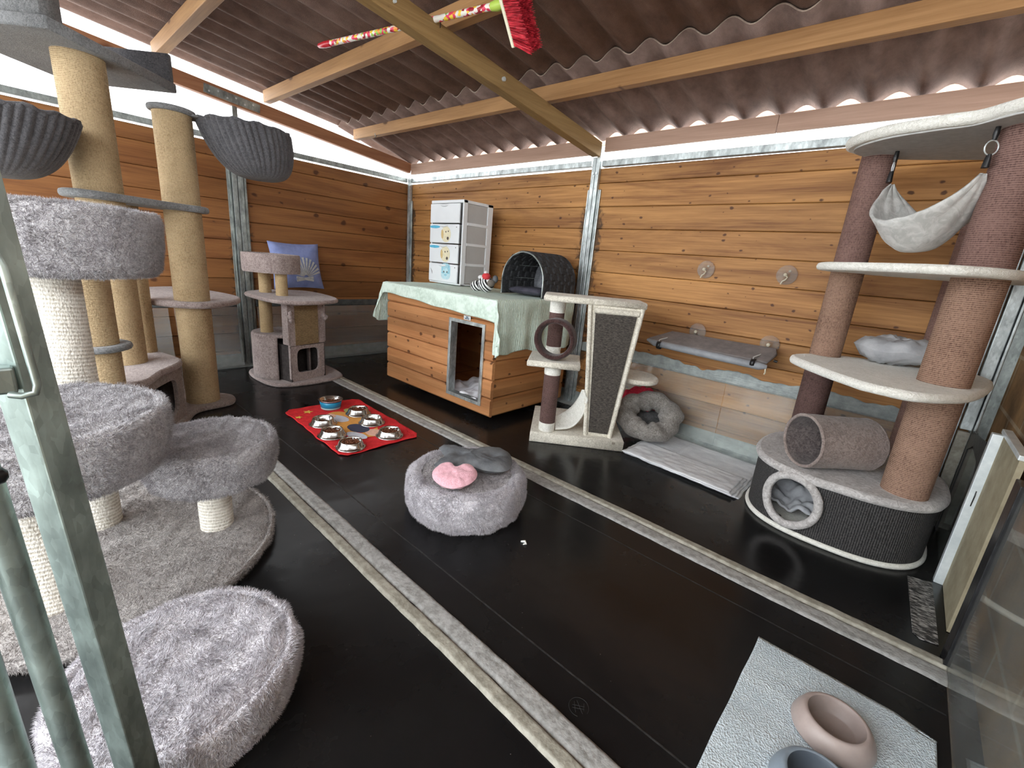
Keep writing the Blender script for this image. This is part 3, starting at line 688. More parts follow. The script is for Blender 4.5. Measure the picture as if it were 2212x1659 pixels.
# ---- red cartoon mat with the seven bowls
mRed = M('red_fleece', (.62, .012, .018), (.80, .028, .035), rough=.85, ns=30, bmp=.5, bs=160)
t = thing('feeding_mat', 'red patterned fleece mat under the metal food bowls', 'mat', (-2.3, 1.19, 0))
mo = [(-2.70, .98), (-1.902, .948), (-1.90, 1.40), (-2.35, 1.425), (-2.70, 1.46)]
def mat_uv(u, v):
    x = -2.70 + .795 * u; y = (.975 - .03 * u) + (.475 + .0 * u) * v
    cx = abs(2 * u - 1); cv = abs(2 * v - 1)
    r = max(0, cx - .9) ** 2 + max(0, cv - .86) ** 2
    y += .010 * nz(u * 7, 5) * (1 if v > .5 else -1) * cv ** 4; x += .008 * nz(v * 6, 9) * cx ** 4
    k = 1 - .9 * max(0, (cx - .9) * (cv - .86)) * 40 * .12
    x = -2.30 + (x + 2.30) * k; y = 1.19 + (y - 1.19) * k
    return (x, y, .0045 + .004 * (nz(x * 9, y * 9) + .35) + .010 * max(0, cv - .8) * max(0, nz(u * 22, v * 3)))
MB().grid(mat_uv, 90, 60).build('cloth', mRed, t, solid=.003)
def flat_patch(pts, z, name, mat, parent):
    k = len(pts); return MB().add([(x, y, z) for x, y in pts] + [(x, y, z + .0012) for x, y in pts], [tuple(range(k))[::-1], tuple(range(k, 2 * k))] + [(i, (i + 1) % k, (i + 1) % k + k, i + k) for i in range(k)]).build(name, mat, parent)
def pc(c): return M('print_' + '_'.join('%d' % int(v * 99) for v in c), c, tuple(v * .85 for v in c), rough=.85, ns=60)
P_or, P_na, P_wh, P_sk, P_ye, P_gr = pc((.78, .36, .08)), pc((.05, .055, .10)), pc((.62, .64, .72)), pc((.80, .48, .36)), pc((.80, .55, .10)), pc((.45, .45, .14))
def blob(cx, cy_, a, b, rot=0, n=20, wob=.12, sd=0): return [(cx + math.cos(rot) * a * math.cos(2*PI*i/n) * (1 + wob * nz(i * .9, sd)) - math.sin(rot) * b * math.sin(2*PI*i/n), cy_ + math.sin(rot) * a * math.cos(2*PI*i/n) + math.cos(rot) * b * math.sin(2*PI*i/n) * (1 + wob * nz(sd, i * .9))) for i in range(n)]
def star(cx, cy_, r): return [(cx + (r if i % 2 == 0 else r * .45) * math.cos(PI * i / 5), cy_ + (r if i % 2 == 0 else r * .45) * math.sin(PI * i / 5)) for i in range(10)]
for sh, z, mt in ((blob(-2.28, 1.20, .24, .10, .0, sd=3), .0072, P_or), (blob(-2.40, 1.17, .08, .045, .3, sd=5), .0088, P_wh), (blob(-2.19, 1.19, .075, .052, .15, sd=2), .0096, P_na),
                 (blob(-2.10, 1.13, .07, .035, .3, sd=8), .0096, P_wh), (blob(-2.46, 1.155, .036, .03, 0, sd=9), .0100, P_sk), (blob(-2.08, 1.23, .06, .045, .2, sd=1), .009, P_sk),
                 (blob(-2.46, 1.30, .07, .04, .2, sd=7), .009, P_gr), (star(-2.60, 1.08, .03), .0086, P_ye), (star(-2.54, 1.0, .022), .0086, P_ye), (star(-2.02, .985, .022), .0086, P_ye), (star(-2.63, 1.25, .022), .0086, P_ye), (blob(-1.955, 1.30, .022, .028, .2, sd=7), .0086, P_wh)):
    flat_patch(sh, z, 'printed_patch', mt, t)
mSteel = M('polished_steel', (.52, .515, .50), rough=.2, metal=1)
mKib = M('kibble', (.10, .03, .012), (.22, .075, .03), rough=.7, ns=120, bmp=.8, bs=150)
mBlueE = M('blue_enamel', (.0, .22, .42), (.01, .28, .50), rough=.25, ns=5, spec=.6)
mRub = M('rubber_ring', (.03, .03, .03), rough=.6)
def kibble(parent, c, z, r, n, sd):
    rg = random.Random(sd); mb = MB()
    mb.lathe([(r, z - .004), (r * .6, z + .001), (.001, z + .003)], (c[0], c[1], 0), 18)
    for i in range(n):
        a = rg.random() * 2 * PI; q = r * .93 * math.sqrt(rg.random()); s_ = .0042
        x, y = c[0] + q * math.cos(a), c[1] + q * math.sin(a); d = Vector((rg.random() - .5, rg.random() - .5, rg.random() - .5)).normalized()
        mb.lathe([(.0001, -s_ * .6), (s_, -s_ * .4), (s_, s_ * .4), (.0001, s_ * .6)], (x, y, z + .003 + .004 * rg.random()), 6)
    return tag(mb.build('kibble', mKib, parent), kind='stuff')
bowl_labels = ['steel bowl at the front corner of the red mat nearest the camera', 'steel bowl at the right end of the red mat, kibble heaped inside',
               'nearly empty steel bowl on the red mat in front of the blue bowl', 'middle steel bowl of the three along the back edge of the red mat',
               'middle steel bowl of the three along the front edge of the red mat', 'steel bowl at the back edge of the red mat beside the blue bowl']
bsp = [(-1.985, 1.035, 70, .025), (-2.0, 1.275, 70, .024), (-2.365, 1.065, 5, .008), (-2.225, 1.295, 16, .010), (-2.18, 1.03, 60, .021), (-2.41, 1.31, 60, .022)]
for (x, y, nk, lz), lab in zip(bsp, bowl_labels):
    t = thing('food_bowl', lab, 'bowl', (x, y, .0095), 'steel food bowls on the red mat')
    pr = [(.070, .0015), (.075, .0), (.077, .002), (.071, .005), (.065, .010), (.0565, .034), (.055, .0365), (.0525, .036), (.050, .031), (.045, .010), (.038, .005), (.001, .004)]
    MB().lathe(pr, (x, y, .0095), 56).build('dish', mSteel, t)
    kibble(t, (x, y), .0095 + lz, .0425 + (.0035 if lz > .02 else 0), nk, nk + int(abs(x) * 10))
x, y = -2.60, 1.225
t = thing('food_bowl', 'blue-sided steel bowl at the far left corner of the red mat', 'bowl', (x, y, .0095))
MB().lathe([(.001, .004), (.045, .004), (.056, .008), (.064, .050), (.072, .0565), (.0735, .0585), (.070, .0595), (.064, .0565), (.056, .014), (.05, .007), (.001, .006)], (x, y, .0095), 56).build('dish', mSteel, t)
MB().lathe([(.058, .011), (.0605, .012), (.0665, .047), (.0645, .048)], (x, y, .0095), 56).build('blue_band', mBlueE, t)
MB().lathe([(.045, .0), (.058, .0), (.0595, .005), (.058, .010), (.05, .010)], (x, y, .0095), 40).build('base_ring', M('grey_ring', (.35, .5, .5), rough=.5), t)
kibble(t, (x, y), .0095 + .038, .060, 60, 5)

# ---- tall grey cat tree with golden sisal posts
def hpost(x, y, z0, z1, r, mat, parent, n=40, name='sisal_post'):
    k = max(3, int((z1 - z0) / .05)); return MB().tube([(x, y, z0 + (z1 - z0) * i / (k - 1)) for i in range(k)], r, n).build(name, mat, parent)
t = thing('cat_tree', 'tall dark grey cat tree with thick golden sisal posts against the left wall', 'cat tree', (-2.95, .4, 0))
bp = smooth_poly([(-2.93, .60), (-2.98, .78), (-3.12, .82), (-3.25, .72), (-3.5, .5), (-3.5, .1), (-3.0, -.15), (-2.62, .02), (-2.45, .30), (-2.62, .42), (-2.80, .52)], 8)
MB().prism(bp, 0, .03, .012).build('base_plate', mPlM, t)
# box house with an opening at the front
C0, C1 = Vector((-2.84, .515)), Vector((-2.50, .285))
bh = MB(); d = (C1 - C0); nrm = Vector((d.y, -d.x)).normalized() * -1
fr = lambda s_, z, off=0: (C0.x + d.x * s_ + nrm.x * off, C0.y + d.y * s_ + nrm.y * off, z)
def frame_panel(pt, s0, s1, z0, z1, hs0, hs1, hz0, hz1, rr, n=40):
    """panel with rounded-rectangle hole; pt(s,z,off)"""
    mb = MB(); sc_, zc = (hs0 + hs1) / 2, (hz0 + hz1) / 2; ins, outs = [], []
    for i in range(n):
        a = 2 * PI * (i + .5) / n; c, s_ = math.cos(a), math.sin(a)
        q = 2 / rr; hx = math.copysign(abs(c) ** q, c); hz = math.copysign(abs(s_) ** q, s_)
        ins.append((sc_ + hx * (hs1 - hs0) / 2, zc + hz * (hz1 - hz0) / 2))
        m_ = max(abs(c), abs(s_)); qx, qz = c / m_, s_ / m_
        outs.append((sc_ + (qx * (s1 - sc_) if qx > 0 else qx * (sc_ - s0)), zc + (qz * (z1 - zc) if qz > 0 else qz * (zc - z0))))
    for off0, off1 in ((0, .02),):
        vs = [pt(*p, off0) for p in ins] + [pt(*p, off0) for p in outs] + [pt(*p, off1) for p in ins] + [pt(*p, off1) for p in outs]
        fs = []
        for i in range(n):
            j = (i + 1) % n
            fs += [(i, j, n + j, n + i), (2 * n + j, 2 * n + i, 3 * n + i, 3 * n + j), (j, i, 2 * n + i, 2 * n + j), (n + i, n + j, 3 * n + j, 3 * n + i)]
        mb.add(vs, fs)
    return mb
h = bpy.data.objects.new
MB_ = frame_panel(lambda s_, z, o: fr(s_, z, -o), 0, 1, .03, .31, .14, .80, .075, .265, 5)
MB_.build('house_front', mPlM, t)
mb = MB()
wall_pts = [C0, Vector((-3.02, .50)), Vector((-3.20, .40)), Vector((-3.20, .1)), Vector((-2.9, -.05)), Vector((-2.65, .06)), C1]
vs = []; 
for p in wall_pts: vs += [(p.x, p.y, .03), (p.x, p.y, .31)]
mb.add(vs, [(2 * i, 2 * i + 2, 2 * i + 3, 2 * i + 1) for i in range(len(wall_pts) - 1)]); mb.build('house_wall', mPlM, t, solid=.012)
MB().prism([(p.x, p.y) for p in smooth_poly([Vector((-2.835, .525)), Vector((-3.02, .51)), Vector((-3.22, .41)), Vector((-3.22, .1)), Vector((-2.9, -.07)), Vector((-2.65, .05)), Vector((-2.49, .29)), Vector((-2.66, .41))], 6)], .31, .345, .014).build('house_roof', mPlT, t)
hpost(-2.91, .305, .345, 1.70, .088, mSis, t); hpost(-3.085, .655, .03, 1.60, .086, mSis, t)
hpost(-2.40, .17, .03, 1.06, .072, mSis, t); hpost(-3.135, .425, .345, 1.12, .048, mSis, t)
cap = [Vector(p) for p in [(-2.79, .20), (-2.90, .165), (-3.02, .21), (-3.06, .30), (-3.17, .56), (-3.20, .68), (-3.15, .76), (-3.06, .775), (-2.98, .72), (-2.955, .62), (-2.80, .36), (-2.77, .27)]]
MB().prism(smooth_poly(cap, 5), 1.118, 1.152, .012).build('platform', mPlD2, t)
MB().prism(smooth_poly([(-3.676, .477), (-3.85, .57), (-3.90, .76), (-3.62, .90), (-3.286, .955), (-3.06, .855), (-2.94, .67), (-3.05, .52), (-3.3, .43)], 6), .602, .637, .013).build('platform', mPlT, t)
MB().prism(circle(-2.41, .165, .118), .52, .545, .01).build('platform', mPlD2, t)
MB().prism(circle(-3.085, .655, .105), 1.595, 1.622, .010).build('top_disc', mPlD2, t)
def basket(c, r, zr_, depth, mat, parent, seed, tilt=(0, 0), sh=(0, 0)):
    def f(u, v):
        a = 2 * PI * u; q = math.cos(v * PI / 2) ** .55 if v < 1 else 0
        pl = 1 + .028 * math.sin(a * 42 + 2 * nz(a * 2, seed)) * (1 - v) ** .7 + .02 * nz(math.cos(a) * 4, math.sin(a) * 4, v * 3 + seed)
        rr = r * q * pl; z = zr_ - depth * math.sin(v * PI / 2) ** 1.15 + (  .005 * math.sin(a * 13 + seed) if v < .03 else 0)
        x, y = c[0] + rr * math.cos(a), c[1] + rr * math.sin(a)
        dz_ = (zr_ - z); return (x + sh[0] * dz_, y + sh[1] * dz_, z + (x - c[0]) * tilt[0] + (y - c[1]) * tilt[1])
    o = MB().grid(f, 220, 22, closeu=True).build('basket', mat, parent, solid=.01)
    rim = MB().tube([f(i / 60, 0) for i in range(60)], .008, 8, closed=True); rim.build('rim', mat, parent); return o
basket((-3.05, .985), .225, 1.60, .255, mPlD, t, 2, sh=(.12, .22))
MB().prism([(-3.16, .66), (-3.0, .66), (-3.02, .80), (-3.14, .80)], 1.594, 1.606, .004, .003).build('basket_bracket', mPlD2, t)
basket((-2.72, .055), .20, 1.395, .235, mPlD, t, 5, sh=(-.25, -.25))
# top tray with box
zt = 1.70
A_, B_, D_ = Vector((-3.105, .691)), Vector((-3.473, .315)), Vector((-2.65, .205)); E_ = B_ + D_ - A_
MB().prism([A_, B_, E_, D_], zt, zt + .045, .008).build('top_tray', mPlD2, t)
def wallpan(p, q, z0, z1, th, name, mat):
    p, q = Vector(p), Vector(q); dd = (q - p).normalized(); nn = Vector((-dd.y, dd.x)) * th
    return MB().prism([p, q, q + nn, p + nn], z0, z1, .006).build(name, mat, t)
wallpan(A_ + (B_ - A_) * .02, A_ + (B_ - A_) * .80, zt + .045, 1.872, .03, 'tray_side', mPlD)
ctr = (A_ + B_ + D_ + E_) / 4
u_ = (A_ - D_).normalized(); v_ = (E_ - D_).normalized()
q0 = D_ + u_ * .10 + v_ * .03
MB().prism([q0, q0 + u_ * .02 + v_ * .34, q0 + u_ * -.10 + v_ * .36, D_ + v_ * .36, D_ + v_ * .02][::-1], zt + .045, 2.00, .008).build('top_box', mPlD2, t)

# ---- small taupe cat tree
t = thing('cat_tree', 'small taupe cat tree with scratch board tower beside the left wall post', 'cat tree', (-3.5, 1.38, 0))
MB().prism(smooth_poly([(-3.76, 1.15), (-3.6, 1.075), (-3.3, 1.09), (-3.18, 1.18), (-3.16, 1.4), (-3.21, 1.60), (-3.35, 1.66), (-3.62, 1.66), (-3.79, 1.6), (-3.81, 1.35)], 6), 0, .026, .012).build('base_plate', mPlT, t)
F0, F1 = Vector((-3.204, 1.225)), Vector((-3.278, 1.512)); dd = F1 - F0; nn = Vector((dd.y, -dd.x)).normalized()
pt = lambda s_, z, o: (F0.x + dd.x * s_ - nn.x * o, F0.y + dd.y * s_ - nn.y * o, z)
frame_panel(pt, 0, 1, .026, .60, .19, .81, .085, .262, 5).build('tower_front', mPlT, t, bevel=.004)
mb = MB()
pts = [F0, F0 - nn * .06, F1 - nn * .06, F1]; vs = []
for p in pts: vs += [(p.x, p.y, .30), (p.x, p.y, .60)]
mb.add(vs, [(2 * i, 2 * i + 2, 2 * i + 3, 2 * i + 1) for i in (0, 1, 2)]); mb.build('tower_wall', mPlT, t, solid=.015)
mDenShade = M('den_shade', (.03, .025, .024), (.06, .05, .048), rough=.95, ns=40)  # near-black so the shade inside the tower opening sits in the colour
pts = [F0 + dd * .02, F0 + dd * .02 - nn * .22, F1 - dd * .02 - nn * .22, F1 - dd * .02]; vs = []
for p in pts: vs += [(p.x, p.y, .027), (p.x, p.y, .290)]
MB().add(vs, [(2 * i, 2 * i + 2, 2 * i + 3, 2 * i + 1) for i in range(3)] + [(1, 3, 5, 7)]).build('den_shade_box', mDenShade, t, solid=.008)  # added dark box, stands in for the unlit hollow behind the front
mSisPan = M('sisal_board', (.13, .085, .04), (.33, .23, .12), rough=.9, ns=60, stretch=(1, 1, 3), bmp=1., bs=170, lo=.3, hi=.7)
mb = MB(); a, b_ = pt(.16, .295, -.006), pt(.80, .575, -.006)
mb.add([pt(.16, .295, -.006), pt(.80, .295, -.006), pt(.80, .578, -.006), pt(.16, .578, -.006), pt(.16, .295, .004), pt(.80, .295, .004), pt(.80, .578, .004), pt(.16, .578, .004)], [(0, 1, 2, 3), (0, 3, 7, 4), (1, 5, 6, 2), (3, 2, 6, 7), (0, 4, 5, 1)])
mb.build('scratch_board', mSisPan, t)
# barrel den with opening beside the tower
def barrel(u, v):
    a = math.radians(62) + math.radians(290) * u; r = .190; return (-3.475 + r * math.cos(a), 1.27 + r * math.sin(a), .026 + .32 * v)
MB().grid(lambda u, v: barrel(.0 + u * .93, v), 60, 8).build('barrel_wall', mPlT, t, solid=.014)
MB().prism(circle(-3.475, 1.27, .194), .335, .36, .010).build('barrel_lid', mPlT, t)
MB().prism(smooth_poly([(-3.70, 1.12), (-3.5, 1.085), (-3.2, 1.11), (-3.07, 1.2), (-3.05, 1.37), (-3.15, 1.56), (-3.4, 1.63), (-3.75, 1.6), (-3.86, 1.35)], 7), .602, .630, .012).build('platform', mPlT, t)
hpost(-3.465, 1.17, .36, .602, .042, mSisP, t, 28); hpost(-3.62, 1.23, .63, .795, .042, mSisP, t, 28); hpost(-3.40, 1.265, .63, .795, .040, mSisP, t, 28)
tr = superell(-3.50, 1.24, .19, .145, 2.8, 48, math.radians(30))
mb = MB(); ring = lambda sc_, z: [(-3.50 + (p[0] + 3.50) * sc_, 1.24 + (p[1] - 1.24) * sc_, z) for p in tr]
prof = [(.97, .785), (1.0, .80), (1.005, .90), (.995, .915), (.95, .918), (.92, .905), (.91, .82), (.88, .81)]
vs = []; 
for sc_, z in prof: vs += ring(sc_, z)
k = len(tr); mb.add(vs, [(a * k + j, a * k + (j + 1) % k, (a + 1) * k + (j + 1) % k, (a + 1) * k + j) for a in range(len(prof) - 1) for j in range(k)], True)
mb.add(ring(.88, .81), [tuple(range(k))]); mb.add(ring(.97, .785), [tuple(range(k))[::-1]]); mb.build('top_bed', mPlT, t)
# chewed corners on the tower front
for sd, grp in enumerate((((.04, .53), (.02, .505), (.05, .48)), ((.97, .50), (1.0, .478), (1.03, .485)))):
    mb = MB()
    for (s_, z) in grp:
        p = pt(s_, z, -.010); mb.lathe([(.001, -.020), (.014, -.010), (.016, .006), (.001, .018)], p, 9)
    mb.disp(.005, 60, sd).build('chewed_plush', mPlT, t)

# ---- blue cushion with a silver shell
mBlue = M('periwinkle_cotton', (.20, .25, .50), (.28, .34, .62), rough=.8, ns=12, bmp=.3, bs=200)
t = thing('cushion', 'periwinkle blue cushion with a silver scallop shell print leaning on the left wall', 'cushion', (-3.88, 1.6, .632))
sq = []
for i in range(64):
    a = 2 * PI * i / 64; c, s_ = math.cos(a), math.sin(a); m_ = max(abs(c), abs(s_)); x, y = c / m_, s_ / m_
    pin = 1 - .07 * (1 - (min(abs(x), abs(y))) ** 2)
    sq.append((x * .205 * pin, y * .19 * pin))
mb = pillow(sq, 0, .052, 17, puff=.75, wr=.004)
Mx = Matrix.Translation((-3.885, 1.575, .822)) @ Matrix.Rotation(math.radians(-12), 4, 'Y') @ Matrix.Rotation(math.radians(1), 4, 'X') @ Matrix(((0, 0, 1, 0), (1, 0, 0, 0), (0, 1, 0, 0), (0, 0, 0, 1)))
mb.xf(Mx).build('pillow_body', mBlue, t)
mSil = M('silver_print', (.42, .43, .44), (.60, .61, .60), rough=.4, ns=50)
mb = MB()
def rib(x0, y0, x1, y1, w0, w1, z=.056):
    p, q = Vector((x0, y0)), Vector((x1, y1)); n_ = (q - p).normalized(); n_ = Vector((-n_.y, n_.x))
    zz = lambda P: .054 - .9 * (max(0, abs(P.x) - .05) ** 2 + max(0, abs(P.y) - .05) ** 2) * 1.1 + .004
    c = [p + n_ * w0, q + n_ * w1, q - n_ * w1, p - n_ * w0]
    mb.add([(v.x, v.y, zz(v)) for v in c] + [(v.x, v.y, zz(v) - .006) for v in c], [(3, 2, 1, 0), (0, 1, 5, 4), (1, 2, 6, 5), (2, 3, 7, 6), (3, 0, 4, 7)])
for i in range(13):
    a = math.radians(20 + 140 * i / 12); L_ = .125 + .02 * math.sin(PI * i / 12)
    rib(.045 + .02 * math.cos(a), -.10 + .02 * math.sin(a), .035 + 1.12 * L_ * math.cos(a), -.10 + 1.12 * L_ * math.sin(a), .002, .0085)
rib(-.035, -.125, .105, -.10, .010, .010); rib(-.035, -.10, .105, -.125, .009, .009)
mb.xf(Mx).build('shell_print', mSil, t)

# ---- wooden kennel
HX0, HX1, HY0, HY1, HZ0, HZ1 = -2.957, -1.802, 1.858, 2.612, .048, .762
t = thing('dog_house', 'wooden plank dog house with steel framed doorway against the back wall', 'dog house', (-2.38, 2.235, 0))
RH = (HZ1 - HZ0) / 6
def boards(name, segs, axis, face, th, mat):
    mb = MB()
    for a0, a1, z0, z1 in segs:
        c = .011
        pr = [(0, z0 + c), (c, z0), (th, z0), (th, z1), (c, z1), (0, z1 - c)]; vs = []
        for a in (a0, a1): vs += [(a, face + d_, z) if axis == 0 else (face - d_, a, z) for d_, z in pr]
        k = 6; fs = [(i, (i + 1) % k, (i + 1) % k + k, i + k) for i in range(k)] + [tuple(range(k))[::-1], tuple(range(k, 2 * k))]
        mb.add(vs, fs)
    return mb.build(name, mat, t)
DX0, DX1, DZ0, DZ1 = -2.205, -1.893, .118, .612
segs = []
for i in range(6):
    z0, z1 = HZ0 + i * RH, HZ0 + (i + 1) * RH; z0 += .0015; z1 -= .0015
    if z1 < DZ0 + .03 or z0 > DZ1 - .02: segs.append((HX0, HX1, z0, z1))
    else:
        segs += [(HX0, DX0, z0, z1), (DX1, HX1, z0, z1)]
        if z0 < DZ0: segs.append((DX0, DX1, z0, DZ0))
        if z1 > DZ1: segs.append((DX0, DX1, DZ1, z1))
boards('front_wall', segs, 0, HY0, .025, mHouse)
boards('side_wall', [(HY0 + .026, HY1, HZ0 + i * RH + .0008, HZ0 + (i + 1) * RH - .0008) for i in range(6)], 1, HX1, .025, mHouseS)
boards('side_wall', [(HY0 + .026, HY1, HZ0 + i * RH, HZ0 + (i + 1) * RH) for i in range(6)], 1, HX0 + .025, .025, mHouseS)
MB().box(HX0 + .026, HX1 - .026, HY1 - .025, HY1, HZ0, HZ1).build('back_wall', mHouse, t)
MB().box(HX0 + .026, HX1 - .026, HY0 + .026, HY1 - .026, HZ0 + .005, HZ0 + .03).build('house_floor', mHouse, t)
MB().box(HX0 - .012, HX1 + .006, HY0 - .006, HY1 + .01, HZ1, HZ1 + .012).build('house_roof', mHouse, t)
mb = MB()
for a0, a1, z0, z1 in ((DX0 - .012, DX0 + .010, DZ0 - .012, DZ1 + .012), (DX1 - .010, DX1 + .012, DZ0 - .012, DZ1 + .012), (DX0 + .010, DX1 - .010, DZ0 - .012, DZ0 + .010), (DX0 + .010, DX1 - .010, DZ1 - .010, DZ1 + .012)):
    mb.box(a0, a1, HY0 - .010, HY0 + .0, z0, z1)
for a0, a1, z0, z1 in ((DX0 + .004, DX0 + .008, DZ0, DZ1), (DX1 - .008, DX1 - .004, DZ0, DZ1), (DX0, DX1, DZ0 + .004, DZ0 + .008), (DX0, DX1, DZ1 - .008, DZ1 - .004)):
    mb.box(a0, a1, HY0 - .008, HY0 + .05, z0, z1)
mb.build('door_frame', mGalv, t, bevel=.0015)
for fx in (HX0 + .22, HX1 - .24):
    for fy in (HY0 + .20, HY1 - .12): MB().prism(circle(fx, fy, .03, 20), 0, HZ0, .004).build('foot', mBlackT, t)
np_ = MB().prism([(-2.075, -.0), (-2.020, 0), (-2.020, 1), (-2.075, 1)], 0, 1, .0)
mb = MB().box(-2.082, -2.018, HY0 - .004, HY0, .628, .655); o = mb.build('name_plate', mAlu, t, bevel=.003)
mInk = M('blue_grey_ink', (.05, .09, .13), rough=.5)
mb = MB().box(-2.060, -2.040, HY0 - .0052, HY0 - .004, .643, .650).box(-2.070, -2.030, HY0 - .0052, HY0 - .004, .634, .640); mb.build('plate_print', mInk, o)
mSheetW = M('white_cotton', (.74, .74, .79), (.86, .86, .9), rough=.9, ns=9, bmp=.4, bs=22)
o = MB().grid(lambda u, v: (-2.34 + .42 * u, 1.885 + .55 * v, HZ0 + .062 + .035 * nz(u * 4, v * 5) + .018 * nz(u * 11, v * 9) + .05 * v * v), 40, 50).build('blanket', mSheetW, solid=.012)
tag(o, 'crumpled white sheet lying inside the dog house doorway', 'blanket')

# ---- pale green blanket draped over the kennel
def knit_mat():
    m, nt, b = newmat('pale_green_knit'); L = nt.links
    wv = N(nt, 'ShaderNodeTexWave', wave_type='BANDS', bands_direction='Y', i_Scale=26.0, i_Distortion=3.0, i_Detail=3.0); L.new(coords(nt, (.35, 1, .35)), wv.inputs['Vector'])
    n = N(nt, 'ShaderNodeTexNoise', i_Scale=60.0, i_Detail=4.0); L.new(coords(nt), n.inputs['Vector'])
    a = N(nt, 'ShaderNodeMath', operation='MULTIPLY_ADD'); L.new(wv.outputs[1], a.inputs[0]); a.inputs[1].default_value = .5; L.new(n.outputs[0], a.inputs[2])
    r = ramp(nt, [(.35, (.48, .60, .51)), (.85, (.70, .82, .73))]); L.new(a.outputs[0], r.inputs[0]); L.new(r.outputs[0], b.inputs['Base Color'])
    b.inputs['Roughness'].default_value = .95; bump(nt, b, a.outputs[0], .7, .006); return m
TX0, TX1, TYf, TYb, TZ = HX0 - .02, HX1 + .012, HY0 - .012, HY1 + .01, HZ1 + .016
def cloth(u, v):
    hl, hr_ = .30, .325
    a = (TX0 - hl) + (TX1 + hr_ - TX0 + hl) * u
    fh = .075 + .055 * max(0, min(1, (a - TX0) / (TX1 - TX0))) ** 1.5 + .012 * nz(a * 4, 3)
    if a > TX1: fh = .13 + .16 * min(1, (a - TX1) / .2)
    if a < TX0: fh = .08 + .21 * min(1, (TX0 - a) / hl)
    b = (TYf - fh) + (TYb - TYf + fh) * v
    da = max(0, a - TX1); dl = max(0, TX0 - a); db = max(0, TYf - b)
    x = min(max(a, TX0), TX1); y = max(b, TYf); side = max(da, dl); mn = min(side, db)
    drop = max(side, db) - .12 * mn
    hem = 1 + (.10 * nz(b * 5, 8) if da > 0 else 0)
    z = TZ - drop * hem
    rp = .010 * nz(a * 9, b * 11) * min(1, drop * 9)
    if da > 0: x += .006 + rp + .012 * math.sin(b * 40 + 2 * nz(b * 3)) * min(1, da * 4) + .28 * mn
    if dl > 0: x -= .012 + dl * .22 - .28 * mn * 0 + abs(rp)
    if db > 0: y -= .006 + rp * .6 + .12 * mn + .03 * db
    if side == 0 and db == 0: z += .004 * nz(a * 5, b * 5) + .002 * nz(a * 16, b * 13) + .003
    return (x, y, z)
mKnit = knit_mat()
o = MB().grid(cloth, 190, 120).build('blanket', mKnit, solid=.003, offs=1.)
tag(o, 'pale green knitted blanket draped over the wooden dog house', 'blanket')

# ---- white drawer tower
mWhP = M('white_plastic', (.74, .77, .79), (.80, .83, .85), rough=.45, ns=3, spec=.5)
mGyP = M('grey_translucent_plastic', (.44, .44, .435), (.50, .50, .49), rough=.5, ns=3)
WX0, WX1, WY0, WY1, WZ0, WZ1 = -3.035, -2.648, 2.30, 2.61, .790, 1.418
t = thing('drawer_tower', 'white plastic drawer tower with puppy and kitten pictures standing on the draped dog house', 'drawers', ((WX0 + WX1) / 2, (WY0 + WY1) / 2, WZ0))
mb = MB()
mb.box(WX0, WX1, WY0, WY1, WZ1 - .022, WZ1); mb.box(WX0, WX1, WY0, WY1, WZ0, WZ0 + .012)
for x0 in (WX0, WX1 - .014):
    mb.box(x0, x0 + .014, WY0 + .004, WY0 + .045, WZ0, WZ1); mb.box(x0, x0 + .014, WY1 - .055, WY1, WZ0, WZ1)
DH = (WZ1 - WZ0 - .03) / 4
for i in range(1, 4):
    z = WZ0 + .010 + i * DH
    for x0 in (WX0, WX1 - .009): mb.box(x0 - 0, x0 + .012, WY0 + .045, WY1 - .055, z - .009, z + .012)
mb.build('frame', mGyP if 0 else mWhP, t, bevel=.003)
P_lb, P_cr, P_tan, P_dk, P_kb, P_kl = pc((.12, .50, .72)), pc((.80, .73, .52)), pc((.70, .52, .24)), pc((.10, .08, .07)), pc((.30, .60, .72)), pc((.55, .76, .82))
def fpatch(pts, y, name, mat, parent): 
    k = len(pts); return MB().add([(x, y, z) for x, z in pts] + [(x, y - .0012, z) for x, z in pts], [tuple(range(k)), tuple(range(k, 2 * k))[::-1]] + [(i, i + k, (i + 1) % k + k, (i + 1) % k) for i in range(k)]).build(name, mat, parent)
